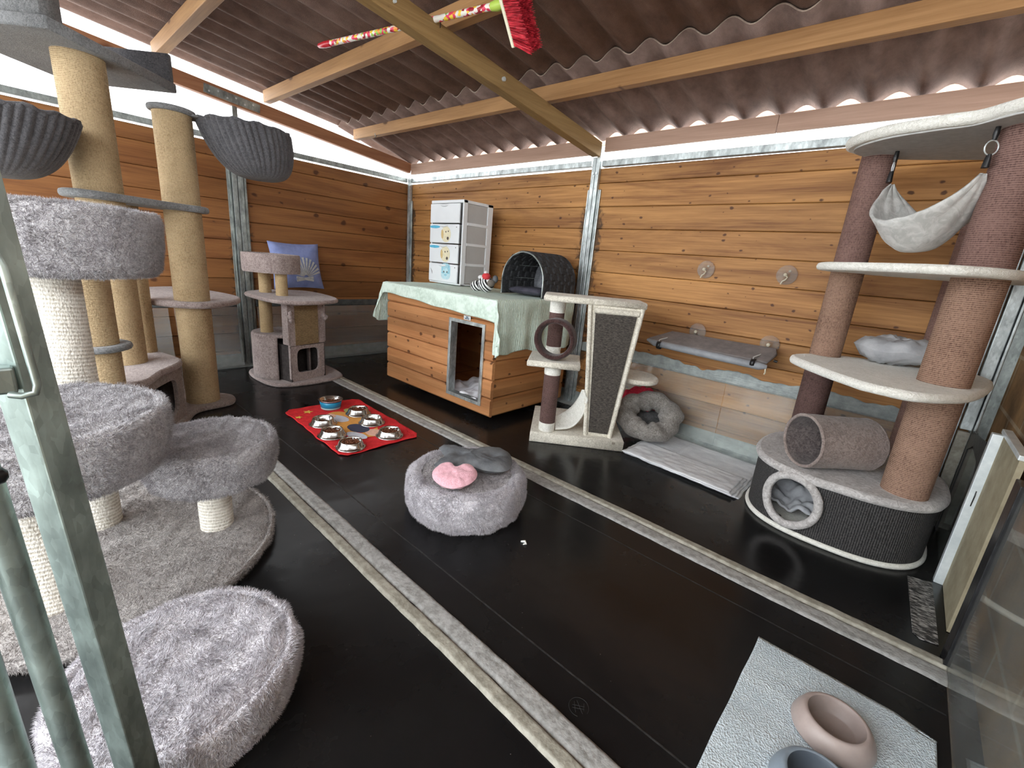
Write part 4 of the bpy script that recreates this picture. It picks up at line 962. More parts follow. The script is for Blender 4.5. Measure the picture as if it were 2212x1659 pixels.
for i in range(4):
    z0 = WZ0 + .012 + (3 - i) * DH; z1 = z0 + DH - .008
    mb = MB().box(WX0 + .004, WX1 - .030, WY0 - .012, WY0 + .003, z0, z1)
    dr = mb.build('drawer', mWhP, t, bevel=.006)
    MB().box(WX0 + .03, WX1 - .006, WY0 + .05, WY1 - .06, z0 + .004, z1 + .002).build('drawer_body', mGyP, dr)
    hx = (WX0 + WX1 - .03) / 2
    hd = MB().grid(lambda u, v: (hx - .055 + .11 * u, WY0 - .0125 - .009 * math.sin(PI * v) * math.sin(PI * u), z1 - .004 - .02 * v * math.sin(PI * u) ** .6), 16, 6).build('handle', mWhP, dr, solid=.002)
    yf = WY0 - .0125
    if i in (1, 2):
        cx, cz = hx + .03, z0 + .066
        fpatch(blob(WX0 + .07, z1 - .022, .065, .011, .0, sd=2), yf, 'brush_print', P_lb, dr)
        fpatch(blob(cx, cz, .058, .060, .5, sd=4, wob=.05), yf, 'puppy_print', P_cr, dr)
        for (dx, dz_, a_, b_, mt) in ((-.042, .0, .014, .034, P_tan), (.0, .018, .005, .006, P_dk), (.030, .022, .005, .006, P_dk), (.026, -.030, .012, .012, P_dk)):
            fpatch(blob(cx + dx, cz + dz_, a_, b_, .1, 14, .05, i), yf - .0014, 'puppy_print', mt, dr)
    if i == 3:
        cx, cz = hx + .045, z0 + .085
        fpatch(superell(cx, cz, .058, .062, 3.2, 24), yf, 'kitten_print', P_kl, dr)
        for (dx, dz_, a_, b_) in ((-.04, .03, .009, .03), (-.018, .04, .006, .024), (.004, .044, .006, .022), (.026, .04, .006, .024), (.042, .02, .008, .03), (-.03, -.01, .02, .008), (.03, -.01, .02, .008), (0, -.028, .016, .008)):
            fpatch(blob(cx + dx, cz + dz_, a_, b_, 0, 12, .1, 2), yf - .0014, 'kitten_print', P_kb, dr)
        for dx in (-.02, .02): fpatch(blob(cx + dx, cz - .004, .006, .007, 0, 10, 0, 2), yf - .0026, 'kitten_print', P_dk, dr)
        fpatch([(WX0 + .03, z0 + .10), (WX0 + .055, z0 + .055), (WX0 + .05, z0 + .075)], yf, 'brush_print', P_dk, dr)
    if i: fpatch(blob(WX1 - .055, z1 - .022, .004, .004, 0, 10, 0), yf, 'corner_print', P_dk, dr)

# ---- felt cat cave
t = thing('cat_cave', 'arched charcoal wicker cat cave standing on the pale green blanket', 'cat cave', (-1.98, 2.44, .784))
mWick = M('charcoal_felt_weave', (.022, .023, .026), (.06, .062, .067), rough=.9, ns=70, bmp=.9, bs=60, bstr=(1, 1, 1))
mFleG = M('grey_fleece', (.10, .105, .12), (.17, .175, .19), rough=.95, ns=60, bmp=.4, bs=150)
CX, CR, CY0, CY1, CZ0 = -1.978, .182, 2.262, 2.615, .790
arch = [(-1, 0), (-1, .25), (-1, .5)] + [(-math.cos(PI * i / 24), .5 + .5 * 1.06 * 2 * math.sin(PI * i / 24) / 1.06) for i in range(25)] + [(1, .5), (1, .25), (1, 0)]
def arch_pt(i, k=1.0):
    a, b = arch[i]; return (CX + a * CR * k, CZ0 + b * .188 * (k if b > .5 else 1))
def cave(u, v):
    f = u * (len(arch) - 1); i = min(int(f), len(arch) - 2); q = f - i
    x0, z0 = arch_pt(i); x1, z1 = arch_pt(i + 1)
    wv = .0035 * (1 if (int(v * 9) + int(u * 16)) % 2 else -1)
    x, z = x0 + (x1 - x0) * q, z0 + (z1 - z0) * q
    return (x + (x - CX) / CR * wv, CY0 + (CY1 - CY0) * v, z + wv * max(0, (z - CZ0 - .09)) * 4)
MB().grid(cave, 100, 46, smooth=False).build('shell', mWick, t, solid=.012)
mb = MB(); k = len(arch); mb.add([(arch_pt(i, .97)[0], CY1 - .015, arch_pt(i, .97)[1]) for i in range(k)] + [(arch_pt(i, .97)[0], CY1, arch_pt(i, .97)[1]) for i in range(k)], [tuple(range(k)), tuple(range(k, 2 * k))[::-1]]); mb.build('back_panel', mFleG, t)
MB().tube([(arch_pt(i, 1.0)[0], CY0 - .003, arch_pt(i, 1.0)[1]) for i in range(k)], .0045, 8).build('wire_rim', mGalvD, t)
for z in (.90, .985): MB().tube([(CX - (.165 if z < .95 else .14), CY0 + .12, z), (CX - .02, CY0 + .34, z)], .0015, 6).build('wire', mGalvD, t)
MB().lathe([(.001, -.04), (.06, -.038), (.12, -.02), (.135, .02), (.11, .085), (.06, .13), (.001, .145)], (CX + .055, CY1 - .12, CZ0 + .05), 28, ell=(.75, .55)).build('inner_cushion', mFleG, t)
mPur = M('plum_grey_velour', (.04, .038, .055), (.085, .082, .11), rough=.85, ns=12, bmp=.3, bs=80)
o = pillow(superell(CX, CY0 + .13, .158, .125, 5, 48), CZ0 + .030, .026, 3, wr=.002).build('cushion', mPur)
tag(o, 'plum grey cushion inside the charcoal cat cave', 'cushion')

# ---- striped toy
t = thing('plush_toy', 'small black and white striped plush toy beside the cat cave', 'plush toy', (-2.24, 2.19, .783))
m, nt, b = newmat('zebra_plush')
wv = N(nt, 'ShaderNodeTexWave', wave_type='BANDS', bands_direction='DIAGONAL', i_Scale=20.0, i_Distortion=4.0, i_Detail=1.0); nt.links.new(coords(nt, (1.3, .2, .8)), wv.inputs['Vector'])
r_ = ramp(nt, [(.45, (.012, .012, .014)), (.55, (.80, .80, .80))]); nt.links.new(wv.outputs[1], r_.inputs[0]); nt.links.new(r_.outputs[0], b.inputs['Base Color']); b.inputs['Roughness'].default_value = .95
mZeb = m
def ball(c, r, n=20, sq=(1, 1, 1)):
    mb = MB()
    mb.lathe([(max(.0005, r * math.sin(PI * i / 12)), -r * math.cos(PI * i / 12)) for i in range(13)], (0, 0, 0), n); mb.v = [(p[0] * sq[0] + c[0], p[1] * sq[1] + c[1], p[2] * sq[2] + c[2]) for p in mb.v]; return mb
ball((-2.245, 2.19, .838), .060, sq=(1, .9, .92)).disp(.004, 30).build('body', mZeb, t)
ball((-2.318, 2.17, .819), .043, sq=(1.15, .9, .85)).disp(.004, 30).build('leg', mZeb, t)
ball((-2.285, 2.18, .880), .022, sq=(1.2, 1, .8)).build('white_wing', M('white_plush', (.72, .72, .72), rough=.95), t)
ball((-2.222, 2.165, .892), .028, sq=(1.1, 1, .85)).build('red_cap', M('red_plush', (.62, .05, .06), rough=.95), t)
ball((-2.222, 2.160, .917), .012).build('white_bobble', M('white_plush', (.72, .72, .72), rough=.95), t)
ball((-2.168, 2.20, .878), .022, sq=(.8, 1, 1.2)).build('grey_ear', mGreyC, t)
ball((-2.176, 2.17, .850), .028, sq=(.9, 1, .9)).build('head', M('grey_brown_plush', (.16, .14, .12), rough=.95), t)

# ---- cream climbing frame
OX, OY, UX, UY = -1.479, 1.878, .803, .595
def W(u, v, z=None): p = (OX + u * UX - v * UY, OY + u * UY + v * UX); return p if z is None else (p[0], p[1], z)
t = thing('cat_tree', 'cream cat tree with dark tapering scratch board and chocolate brown ring beside the dog house', 'cat tree', (*W(.27, .25), 0))
FUR = dict(density=60000, length=.005, width=.0012)
MB().prism([W(0, 0), W(.54, 0), W(.54, .50), W(0, .50)], 0, .062, .006).disp(.003, 18).build('base_plate', mCream, t)
flat = MB().box(0, .018, -.0015, 0, 0, .012); flat.v = [(*W(.475 + p[0], p[1] - .0005), .042 + p[2]) for p in flat.v]; flat.build('label_tag', M('tan_label', (.22, .19, .15)), t)
hpost(*W(.092, .062), .105, .405, .046, mSisD, t, 32)
MB().lathe([(.046, 0), (.0475, .01), (.048, .045), (.046, .052)], (*W(.092, .062), .062), 32).build('post_cuff', mCreamW, t)
MB().lathe([(.046, 0), (.0475, .01), (.048, .045), (.046, .052)], (*W(.092, .062), .403), 32).build('post_cuff', mCreamW, t)
MB().prism([W(-.055, -.015), W(.242, -.015), W(.25, .28), W(-.045, .28)], .452, .487, .008).disp(.002, 25).build('platform', mCream, t)
hpost(*W(.082, .215), .54, .74, .044, mSisD, t, 32)
MB().lathe([(.044, 0), (.0455, .01), (.0455, .045), (.044, .052)], (*W(.082, .215), .487), 32).build('post_cuff', mCreamW, t)
MB().lathe([(.044, 0), (.0455, .01), (.0455, .05), (.044, .072)], (*W(.082, .215), .739), 32).build('post_cuff', mCreamW, t)
MB().prism([W(.0, .07), W(.02, .045), W(.555, .035), W(.56, .30), W(.03, .33), W(.0, .31)], .812, .846, .010).disp(.003, 14).build('top_shelf', mCream, t)
# tapering scratch board
pa = [(.322, .062), (.462, .062), (.535, .815), (.255, .815)]
vs = [W(u, .045, z) for u, z in pa] + [W(u, .085, z) for u, z in pa]
MB().add(vs, [(0, 1, 2, 3), (7, 6, 5, 4), (0, 4, 5, 1), (1, 5, 6, 2), (2, 6, 7, 3), (3, 7, 4, 0)]).build('scratch_panel', mCream, t, bevel=.006)
for p, q in (((.322, .062), (.255, .815)), ((.462, .062), (.537, .815))):
    n = 26; MB().tube([W(p[0] + (q[0] - p[0]) * i / n + .002 * nz(i * .8, p[0] * 9), .042 + .002 * nz(i * .9, 4), p[1] + (q[1] - p[1]) * i / n) for i in range(n + 1)], .0125, 8).build('plush_edge', mCream, t)
mSisM = M('dark_woven_sisal', (.025, .021, .018), (.115, .10, .085), rough=.9, ns=150, stretch=(.5, .5, 1.6), bmp=1., bs=150, bstr=(.6, .6, 2), lo=.35, hi=.68)
pb = [(.338, .085), (.448, .083), (.512, .775), (.288, .775)]
vs = [W(u, .039, z) for u, z in pb] + [W(u, .045, z) for u, z in pb]
MB().add(vs, [(0, 1, 2, 3), (7, 6, 5, 4), (0, 4, 5, 1), (1, 5, 6, 2), (2, 6, 7, 3), (3, 7, 4, 0)]).build('scratch_mat', mSisM, t)
n = 20; MB().tube([W(.28 + .24 * i / n, .041 + .002 * nz(i), .786 + .003 * nz(i * .7)) for i in range(n + 1)], .016, 8).build('plush_edge', mCream, t)
MB().prism([W(.49 + p[0], .12 + p[1]) for p in superell(.105, .10, .125, .15, 2.2, 36)], .385, .413, .010).build('side_shelf', mCream, t)
# ring on the platform
rc = W(.088, .068); ra = math.atan2(UY, UX) - .25
def ring(u, v):
    a = 2 * PI * u; b_ = 2 * PI * v; ro = .1035 + .0145 * math.copysign(abs(math.cos(b_)) ** .6, math.cos(b_)); yy = .045 * math.copysign(abs(math.sin(b_)) ** .7, math.sin(b_))
    x = ro * math.cos(a); z = ro * math.sin(a)
    return (rc[0] + x * math.cos(ra) - yy * math.sin(ra), rc[1] + x * math.sin(ra) + yy * math.cos(ra), .487 + .118 + z)
MB().grid(ring, 56, 14, closeu=True).build('ring_tunnel', mChoc, t)
# small hammock at the foot
FE = smooth_poly([(.283, .030, .335), (.300, .032, .28), (.296, .038, .205), (.268, .045, .135), (.22, .05, .090), (.145, .05, .072)], 8, False)
RE = smooth_poly([(.272, .045, .335), (.262, .09, .28), (.238, .13, .215), (.208, .16, .165), (.17, .17, .13), (.14, .16, .115)], 8, False)
def ham(u, v):
    k_ = u * (len(FE) - 1); i = min(int(k_), len(FE) - 2); q = k_ - i
    a = FE[i].lerp(FE[i + 1], q); b_ = RE[i].lerp(RE[i + 1], q); p = a.lerp(b_, v)
    return W(p[0] + .012 * math.sin(PI * v) * math.sin(PI * u), p[1], p[2] - .020 * math.sin(PI * v) * math.sin(PI * u) + .003 * nz(u * 6, v * 5))
MB().grid(ham, 40, 14).build('hammock', mCreamW, t, solid=.009)
MB().tube([W(.278, .035, .33), W(.292, .03, .30), W(.305, .03, .285), W(.30, .032, .262)], .009, 8).build('hammock_tie', mCreamW, t)

# ---- snuggle bed, red blanket, towel
mSnug = plush('grey_brown_sherpa', (.16, .145, .13), (.34, .315, .29), (.46, .43, .40), bs=110)
mFleG0 = M('dark_grey_fleece', (.05, .05, .052), (.10, .10, .10), rough=.95, ns=60, bmp=.4, bs=150)
t = thing('cuddle_bed', 'grey brown sherpa doughnut bed leaning upright against the back wall', 'pet bed', (-1.03, 2.46, 0))
def snug(u, v):
    a = 2 * PI * u; b_ = 2 * PI * v
    R_ = .132 + .010 * nz(math.cos(a) * 1.6, math.sin(a) * 1.6, 2); r_ = .062 + .008 * nz(math.cos(a) * 2.2 + 5, math.sin(a) * 2.2) + .006 * math.sin(a * 5 + 1.4 * math.sin(b_)) + .004 * math.sin(a * 11 + b_)
    R_ -= .016 * math.exp(-((math.sin((a - 1.9) / 2)) ** 2) * 22) + .014 * math.exp(-((math.sin((a - 4.2) / 2)) ** 2) * 30) + .012 * math.exp(-((math.sin((a - .2) / 2)) ** 2) * 26)
    x = (R_ + r_ * math.cos(b_)) * math.cos(a) * 1.03; y = (R_ + r_ * math.cos(b_)) * math.sin(a) * .84; z = r_ * 1.05 * math.sin(b_)
    return (x, y, z)
mb = MB().grid(snug, 110, 40, closeu=True)
Ms = Matrix.Translation((-1.035, 2.455, .172)) @ Matrix.Rotation(math.radians(24), 4, 'Z') @ Matrix.Rotation(math.radians(46), 4, 'X')
mb.xf(Ms).build('bed_ring', mSnug, t, fur=dict(density=90000, length=.0055, seed=41, width=.0011))
mb = ball((0, 0, -.115), .12, 28, (1.05, .85, .35)).xf(Ms); mb.build('bed_floor', mFleG0, t)
mRedK = M('crimson_knit', (.35, .008, .03), (.62, .03, .07), rough=.95, ns=90, bmp=1., bs=110)
def redb(u, v):
    x = -1.285 + .20 * u; y = 2.55 + .15 * v; h = .268 + .035 * math.sin(PI * u) + .02 * nz(u * 6, v * 4) - .03 * (1 - u)
    return (x, y, .02 + (h - .02) * math.sin(PI * min(1, max(0, v * .96 + .02))) ** .35)
o = MB().grid(redb, 40, 24).build('blanket', mRedK, solid=.008); tag(o, 'crimson knitted blanket bunched behind the grey doughnut bed', 'blanket')
def towel(k, x0, x1, y0a, y0b, y1a, y1b, z0, th):
    def f(u, v):
        x = x0 + (x1 - x0) * u; ya = y0a + (y0b - y0a) * u; yb = y1a + (y1b - y1a) * u; e = min(1, min(u * 24, (1 - u) * 24, v * 14, (1 - v) * 14))
        return (x + .006 * nz(v * 7, k), ya + (yb - ya) * v + .005 * nz(u * 6, k), z0 + th * (.25 + .75 * math.sqrt(e)) + .0022 * nz(x * 9, v * 9, k) + .0025 * nz(x * 26, v * 5, k) + (.0022 if abs(u - .36) < .006 and v > .45 else 0))
    return f
t = thing('towel', 'folded white towel lying on the floor along the back wall', 'towel', (-.70, 2.42, 0))
mTow = M('white_terry', (.60, .615, .64), (.76, .775, .79), rough=.95, ns=26, stretch=(.3, 1, 1), bmp=.35, bs=200)
for k, (x0, x1, a, b, c, d, z0) in enumerate(((-1.03, -.405, 2.20, 2.165, 2.70, 2.66, .0), (-1.035, -.418, 2.19, 2.150, 2.70, 2.66, .007), (-1.04, -.430, 2.18, 2.135, 2.43, 2.40, .014), (-1.02, -.445, 2.17, 2.150, 2.42, 2.38, .021))):
    MB().grid(towel(k, x0, x1, a, b, c, d, z0, .0065), 90, 36).build('towel_fold', mTow, t, solid=.002)

# ---- window perch and spare suction cups
mPer = M('grey_canvas', (.17, .155, .155), (.24, .22, .215), rough=.85, ns=20, bmp=.3, bs=260)
mPerF = M('grey_nylon', (.22, .23, .25), (.29, .305, .325), rough=.6, ns=20)
mCup = plastic_clear('clear_cup_plastic', (.95, .94, .9), .2)
mBone = M('cup_peg', (.62, .56, .42), rough=.4)
def cup(c, r, parent):
    mb = MB().lathe([(r, .002), (r * .96, .004), (r * .6, .012), (r * .28, .018), (r * .26, .030), (.001, .031)], (0, 0, 0), 32)
    mb.v = [(c[0] + p[0], c[1] - p[2], c[2] + p[1]) for p in mb.v]; o = mb.build('suction_cup', mCup, parent)
    mb = MB().lathe([(.001, .018), (.008, .020), (.009, .036), (.001, .038)], (0, 0, 0), 14); mb.v = [(c[0] + p[0], c[1] - p[2], c[2] + p[1]) for p in mb.v]; mb.build('peg', mBone, o if parent else None)
    return o
t = thing('window_perch', 'grey canvas hammock shelf fixed to the back wall with suction cups', 'cat perch', (-.78, 2.6, .58))
mb = MB()
ol = [(-1.155, 2.535), (-1.075, 2.685), (-.500, 2.685), (-.475, 2.62), (-.492, 2.505), (-1.10, 2.515)]
mb = MB().prism(ol, .0, .014, .006); mb.v = [(p[0], p[1], p[2] + .604 + (p[1] - 2.50) / .19 * .058) for p in mb.v]; mb.build('canvas', mPer, t)
MB().tube([(-1.158, 2.535, .615), (-1.10, 2.512, .606), (-.80, 2.500, .600), (-.52, 2.498, .592), (-.487, 2.505, .594)], [.008, .019, .021, .020, .010], 12).build('front_sleeve', mPerF, t)
for x in (-1.065, -.552):
    MB().tube([(x, 2.478, .598), (x - .004, 2.50, .632), (x + .02, 2.66, .648)], .0032, 6).build('wire_strap', mAlu, t)
    mb = MB().lathe([(.0225, -.011), (.0235, 0), (.0225, .011)], (0, 0, 0), 16); mb.v = [(x + p[2], 2.50 + p[0], .601 + p[1]) for p in mb.v]; mb.build('clamp', mBlackT, t, solid=.002)
MB().tube([(-.492, 2.50, .59), (-.488, 2.50, .565), (-.492, 2.505, .555)], .0035, 8).build('peg_end', mBone, t)
MB().tube([(-.485, 2.62, .615), (-.468, 2.622, .612)], .007, 8).build('bar_end', mBlackT, t)
for (x, z) in ((-.943, .675), (-.545, .668)): cup((x, YB - .003, z + .014), .050, t)
for (x, z, lab) in ((-.964, 1.053, 'left one of the two clear suction cups on the back wall above the perch'), (-.544, 1.055, 'right one of the two clear suction cups on the back wall above the perch')):
    t = thing('suction_cup', lab, 'suction cup', (x, YB - .003, z)); cup((x, YB - .003, z), .050, t)
    pk = [(x - .002, YB - .036, z), (x + .012, YB - .036, z - .012), (x + .004, YB - .034, z - .026), (x - .008, YB - .032, z - .034), (x - .014, YB - .03, z - .05)]
    MB().tube(pk, .0035, 8).build('hook', mBone, t)
    MB().tube([(x + .012, YB - .010, z + .02), (x + .012, YB - .016, z + .02)], .006, 10).build('valve', mBone, t)

# ---- large oval cat house tree by the stone wall
t = thing('cat_tree', 'big pale cat tree with brown rope posts above an oval black woven den', 'cat tree', (-.065, 2.33, 0))
EC = (-.065, 2.335); Ea, Eb = .322, .318
MB().prism(superell(*EC, Ea + .012, Eb + .012, 2.6, 72), 0, .022, .010).build('base_plate', mCreamW, t)
oval = superell(*EC, Ea, Eb, 2.6, 240)
mRib = None
def ribmat():
    m, nt, b = newmat('black_ribbed_weave'); L = nt.links
    tc = N(nt, 'ShaderNodeTexCoord'); sep = N(nt, 'ShaderNodeSeparateXYZ'); L.new(tc.outputs['Object'], sep.inputs[0])
    at = N(nt, 'ShaderNodeMath', operation='ARCTAN2'); L.new(sep.outputs[1], at.inputs[0]); L.new(sep.outputs[0], at.inputs[1])
    sn = N(nt, 'ShaderNodeMath', operation='MULTIPLY'); L.new(at.outputs[0], sn.inputs[0]); sn.inputs[1].default_value = 260
    s2 = N(nt, 'ShaderNodeMath', operation='SINE'); L.new(sn.outputs[0], s2.inputs[0])
    n = N(nt, 'ShaderNodeTexNoise', i_Scale=160.0, i_Detail=3.0); L.new(coords(nt), n.inputs['Vector'])
    a = N(nt, 'ShaderNodeMath', operation='MULTIPLY_ADD'); L.new(s2.outputs[0], a.inputs[0]); a.inputs[1].default_value = .22; L.new(n.outputs[0], a.inputs[2])
    r = ramp(nt, [(.3, (.010, .010, .011)), (.85, (.085, .08, .078))]); L.new(a.outputs[0], r.inputs[0]); L.new(r.outputs[0], b.inputs['Base Color'])
    b.inputs['Roughness'].default_value = .85; bump(nt, b, a.outputs[0], .8, .005); return m
mRib = ribmat()
HC = Vector((-.180, 2.06, .150)); HR = .098
mb = MB(); nzr = 22; z0, z1 = .022, .245; k = len(oval); vs = []
for j in range(nzr + 1): vs += [(p[0], p[1], z0 + (z1 - z0) * j / nzr) for p in oval]
fs = []
for j in range(nzr):
    for i in range(k):
        q = (j * k + i, j * k + (i + 1) % k, (j + 1) * k + (i + 1) % k, (j + 1) * k + i)
        c = sum((Vector(vs[a]) for a in q), Vector()) / 4
        if c.y < 2.3 and (c - HC).length < HR + .004: continue
        fs.append(q)
mb.add(vs, fs, True); mb.build('den_wall', mRib, t, solid=.006, offs=-1)
MB().prism(superell(*EC, Ea + .018, Eb + .018, 2.6, 72), .245, .280, .016).disp(.003, 9).build('den_roof', mGreyTop, t)
# fluffy rim around the opening
def near(c):
    return min(range(k), key=lambda i: (oval[i][0] - c[0]) ** 2 + (oval[i][1] - c[1]) ** 2)
i0 = near((HC.x, HC.y))
def oval_at(s_):
    """walk s_ metres along the outline from the opening's centre"""
    i = i0; d_ = abs(s_); st = 1 if s_ > 0 else -1
    while d_ > 0:
        a, b_ = Vector(oval[i % k]), Vector(oval[(i + st) % k]); l = (b_ - a).length
        if l >= d_: return a + (b_ - a) * (d_ / l)
        d_ -= l; i += st
    return Vector(oval[i0])
rimp = []
for i in range(48):
    a = 2 * PI * i / 48; q = oval_at(.1 * math.cos(a) * 1.0 + 1e-5); rimp.append((q[0] - .006, q[1] - .010, .150 + .106 * math.sin(a)))
MB().tube(rimp, .0165, 12, closed=True).disp(.002, 40).build('opening_rim', mGreyTop, t)
mGrBl = M('pale_grey_jersey', (.33, .34, .36), (.50, .51, .53), rough=.9, ns=9, bmp=.3, bs=40)
BR, BT = Vector((.133, 2.165)), None
hpost(.133, 2.165, .28, .682, .072, mSisB, t); hpost(.133, 2.165, .71, 1.08, .072, mSisB, t); hpost(.133, 2.165, 1.10, 1.535, .072, mSisShade, t)  # top segment takes the darker rope: shading painted in, not another sisal
hpost(-.256, 2.425, .28, .682, .060, mSisD, t); hpost(-.256, 2.425, .71, 1.08, .060, mSisB, t); hpost(-.256, 2.425, 1.10, 1.535, .060, mSisShade, t)
hpost(.10, 2.66, .28, 1.40, .045, mSisShade, t)
MB().prism(smooth_poly([(-.352, 2.214), (-.33, 2.36), (-.22, 2.50), (.0, 2.60), (.20, 2.66), (.285, 2.55), (.268, 2.30), (.20, 2.02), (.10, 1.865), (.0, 1.835), (-.10, 1.88), (-.25, 2.05)], 6), .680, .712, .013).disp(.0015, 20).build('shelf', mCreamW, t)
MB().prism(smooth_poly([(-.345, 2.24), (-.33, 2.38), (-.2, 2.50), (.0, 2.60), (.20, 2.66), (.285, 2.55), (.272, 2.30), (.21, 2.06), (.10, 1.96), (.0, 1.96), (-.12, 2.02), (-.26, 2.12)], 6), 1.075, 1.105, .012).disp(.0015, 20).build('shelf', mCreamW, t)
p4 = smooth_poly([(-.354, 2.25), (-.335, 2.39), (-.2, 2.50), (.0, 2.58), (.20, 2.64), (.285, 2.50), (.275, 2.20), (.21, 2.0), (.11, 1.965), (.0, 2.055), (-.10, 2.075), (-.25, 2.13)], 6)
MB().prism(p4, 1.535, 1.572, .014).disp(.0025, 12).build('top_shelf', mCreamW, t)
MB().prism([(EC[0] + .01 + (p[0] - EC[0] - .01) * .9, 2.31 + (p[1] - 2.31) * .9) for p in p4], 1.529, 1.536, .002, .002).build('shelf_underside', mFeltU, t)
# hammock under the top shelf
H1, H2 = Vector((-.196, 2.33, 1.528)), Vector((.052, 2.115, 1.528))
for H, L_, r_ in ((H1, .085, .017), (H2, .065, .021)):
    tg = (H2 - H1).normalized()
    MB().tube([H, H + Vector((0, 0, -.02)), H + Vector((0, 0, -.038))], [.007, .009, .006], 6).build('strap', mBlackT, t)
    rr_ = [H + Vector((0, 0, -.038 - r_)) + (Vector((.75, .66, 0)) * math.cos(a) if H is H2 else Vector((.1, .6, 0)) * math.cos(a)) * r_ + Vector((0, 0, math.sin(a) * r_)) for a in [2 * PI * i / 24 for i in range(24)]]
    MB().tube(rr_, .0022, 6, closed=True).build('metal_ring', mBone if 0 else mAlu, t)
    MB().tube([H + Vector((0, 0, -.036 - 2 * r_)), H + Vector((0, 0, -.05 - 2 * r_)), H + Vector((0, 0, -.075 - 2 * r_))], [.007, .009, .011], 6).build('strap', mBlackT, t)
S1 = H1 + Vector((.012, -.0, -.125)); S2 = H2 + Vector((.0, .0, -.138)); perp = Vector((.60, .80, 0)) ; perp = Vector((-(S2 - S1).y, (S2 - S1).x, 0)).normalized()
def sling(u, v):
    w_ = .012 + .165 * math.sin(PI * u ** .85) ** .7; p = S1.lerp(S2, u); sag = .240 * math.sin(PI * u) ** .72; e = (2 * v - 1)
    z = p.z - sag + .10 * e * e * math.sin(PI * u) + .004 * nz(u * 9, v * 6) + .006 * math.sin(e * 9 + u * 4) * (1 - math.sin(PI * u) * .7)
    q = p - perp * w_ * e * .8
    return (q.x, q.y, z)
MB().grid(sling, 50, 26).build('hammock', mGreyTop if 0 else plush('pale_grey_suede', (.42, .42, .40), (.58, .575, .555), bs=30, bstrength=.2), t, solid=.010)

# plush tunnel on the den
t = thing('cat_tunnel', 'short brown plush tunnel lying on the den roof of the rope post cat tree', 'tunnel', (-.09, 2.23, .28))
ax = Vector((.69, .724, 0)); p0 = Vector((-.212, 2.085, .28 + .114)); up_ = Vector((0, 0, 1)); sd_ = ax.cross(up_)
def tun(r, lmb=0):
    def f(u, v):
        a = 2 * PI * u; rr = r + .003 * nz(math.cos(a) * 3, math.sin(a) * 3, v * 4); ln_ = .272
        q = p0 + ax * (v * ln_) + sd_ * math.cos(a) * rr + up_ * math.sin(a) * rr * (.985 - .05 * v * (math.sin(a) > 0)); return tuple(q)
    return f
MB().grid(tun(.112), 64, 14, closeu=True).build('outer_plush', mPlM, t)
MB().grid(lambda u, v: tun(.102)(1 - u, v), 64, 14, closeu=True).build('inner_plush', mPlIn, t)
for v in (0, 1): MB().tube([tuple(Vector(tun(.107)(i / 40, v))) for i in range(40)], .0065, 8, closed=True).build('rim', mPlM, t)
MB().tube([tun(.095)(i / 30, .0) for i in range(1)] + [tuple(p0 + ax * .298), tuple(p0 + ax * .303)][0:0], .01) if 0 else None
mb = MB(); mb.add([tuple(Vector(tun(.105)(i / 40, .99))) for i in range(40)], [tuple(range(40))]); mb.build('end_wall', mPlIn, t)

# cloths
o = pillow(superell(-.02, 2.49, .150, .115, 2.3, 50, .15), .772, .052, 12, puff=.7, wr=.010, zf=lambda x, y: .022 * nz(x * 9, y * 9) + .10 * max(0, x + .02) * .5).build('fleece_throw', mGrBl)
tag(o, 'crumpled pale grey throw on the shelf of the rope post cat tree', 'throw')
o = MB().grid(lambda u, v: (-.30 + .32 * u, 2.13 + .24 * v, .07 + .030 * nz(u * 5, v * 4) + .016 * nz(u * 13, v * 9) + .12 * v * v), 44, 34).build('fleece_throw', mGrBl, solid=.01)
tag(o, 'crumpled pale throw inside the round opening of the black woven den', 'throw')

# ---- pale blue mat and two pet bowls at the near right
def bluem():
    m, nt, b = newmat('pale_blue_towelling'); L = nt.links
    n = N(nt, 'ShaderNodeTexVoronoi', i_Scale=260.0); L.new(coords(nt, (1, .8, 1)), n.inputs['Vector'])
    n2 = N(nt, 'ShaderNodeTexNoise', i_Scale=7.0, i_Detail=5.0); L.new(coords(nt, (.3, 2, 1)), n2.inputs['Vector'])
    a = N(nt, 'ShaderNodeMath', operation='MULTIPLY_ADD'); L.new(n.outputs[0], a.inputs[0]); a.inputs[1].default_value = .5; L.new(n2.outputs[0], a.inputs[2])
    r = ramp(nt, [(.4, (.46, .55, .61)), (.85, (.66, .75, .80))]); L.new(a.outputs[0], r.inputs[0]); L.new(r.outputs[0], b.inputs['Base Color']); b.inputs['Roughness'].default_value = .95
    bump(nt, b, n.outputs[0], .8, .003); return m
o = MB().grid(lambda u, v: (-.108 + .386 * u + .004 * nz(v * 5, 3) * (1 - u), .45 + .862 * v - .02 * max(0, u - .8) * 5 * (v > .98), .0035 + .0015 * nz(u * 5, v * 9) + .003 * max(0, nz(v * 6 + 3, 1)) ), 60, 90).build('bath_mat', bluem(), solid=.004)
tag(o, 'pale blue towelling mat on the floor at the near right', 'mat')
def petbowl(c, r, zb, mat, matin, label, tint):
    t = thing('pet_bowl', label, 'bowl', (*c, zb))
    k = r / .082
    pr = [(.001, .004), (.074, .0), (.080, .003), (.082, .009), (.078, .022), (.070, .038), (.064, .045), (.059, .047), (.0555, .0455)]
    MB().lathe([(a * k, b_ * 1.05) for a, b_ in pr], (*c, zb), 72).build('bowl_body', mat, t)
    pr2 = [(.0555, .0455), (.054, .042), (.0525, .036), (.046, .014), (.043, .011), (.001, .0105)]
    MB().lathe([(a * k, b_ * 1.05) for a, b_ in pr2], (*c, zb), 72).build('inner_dish', matin, t)
    return t
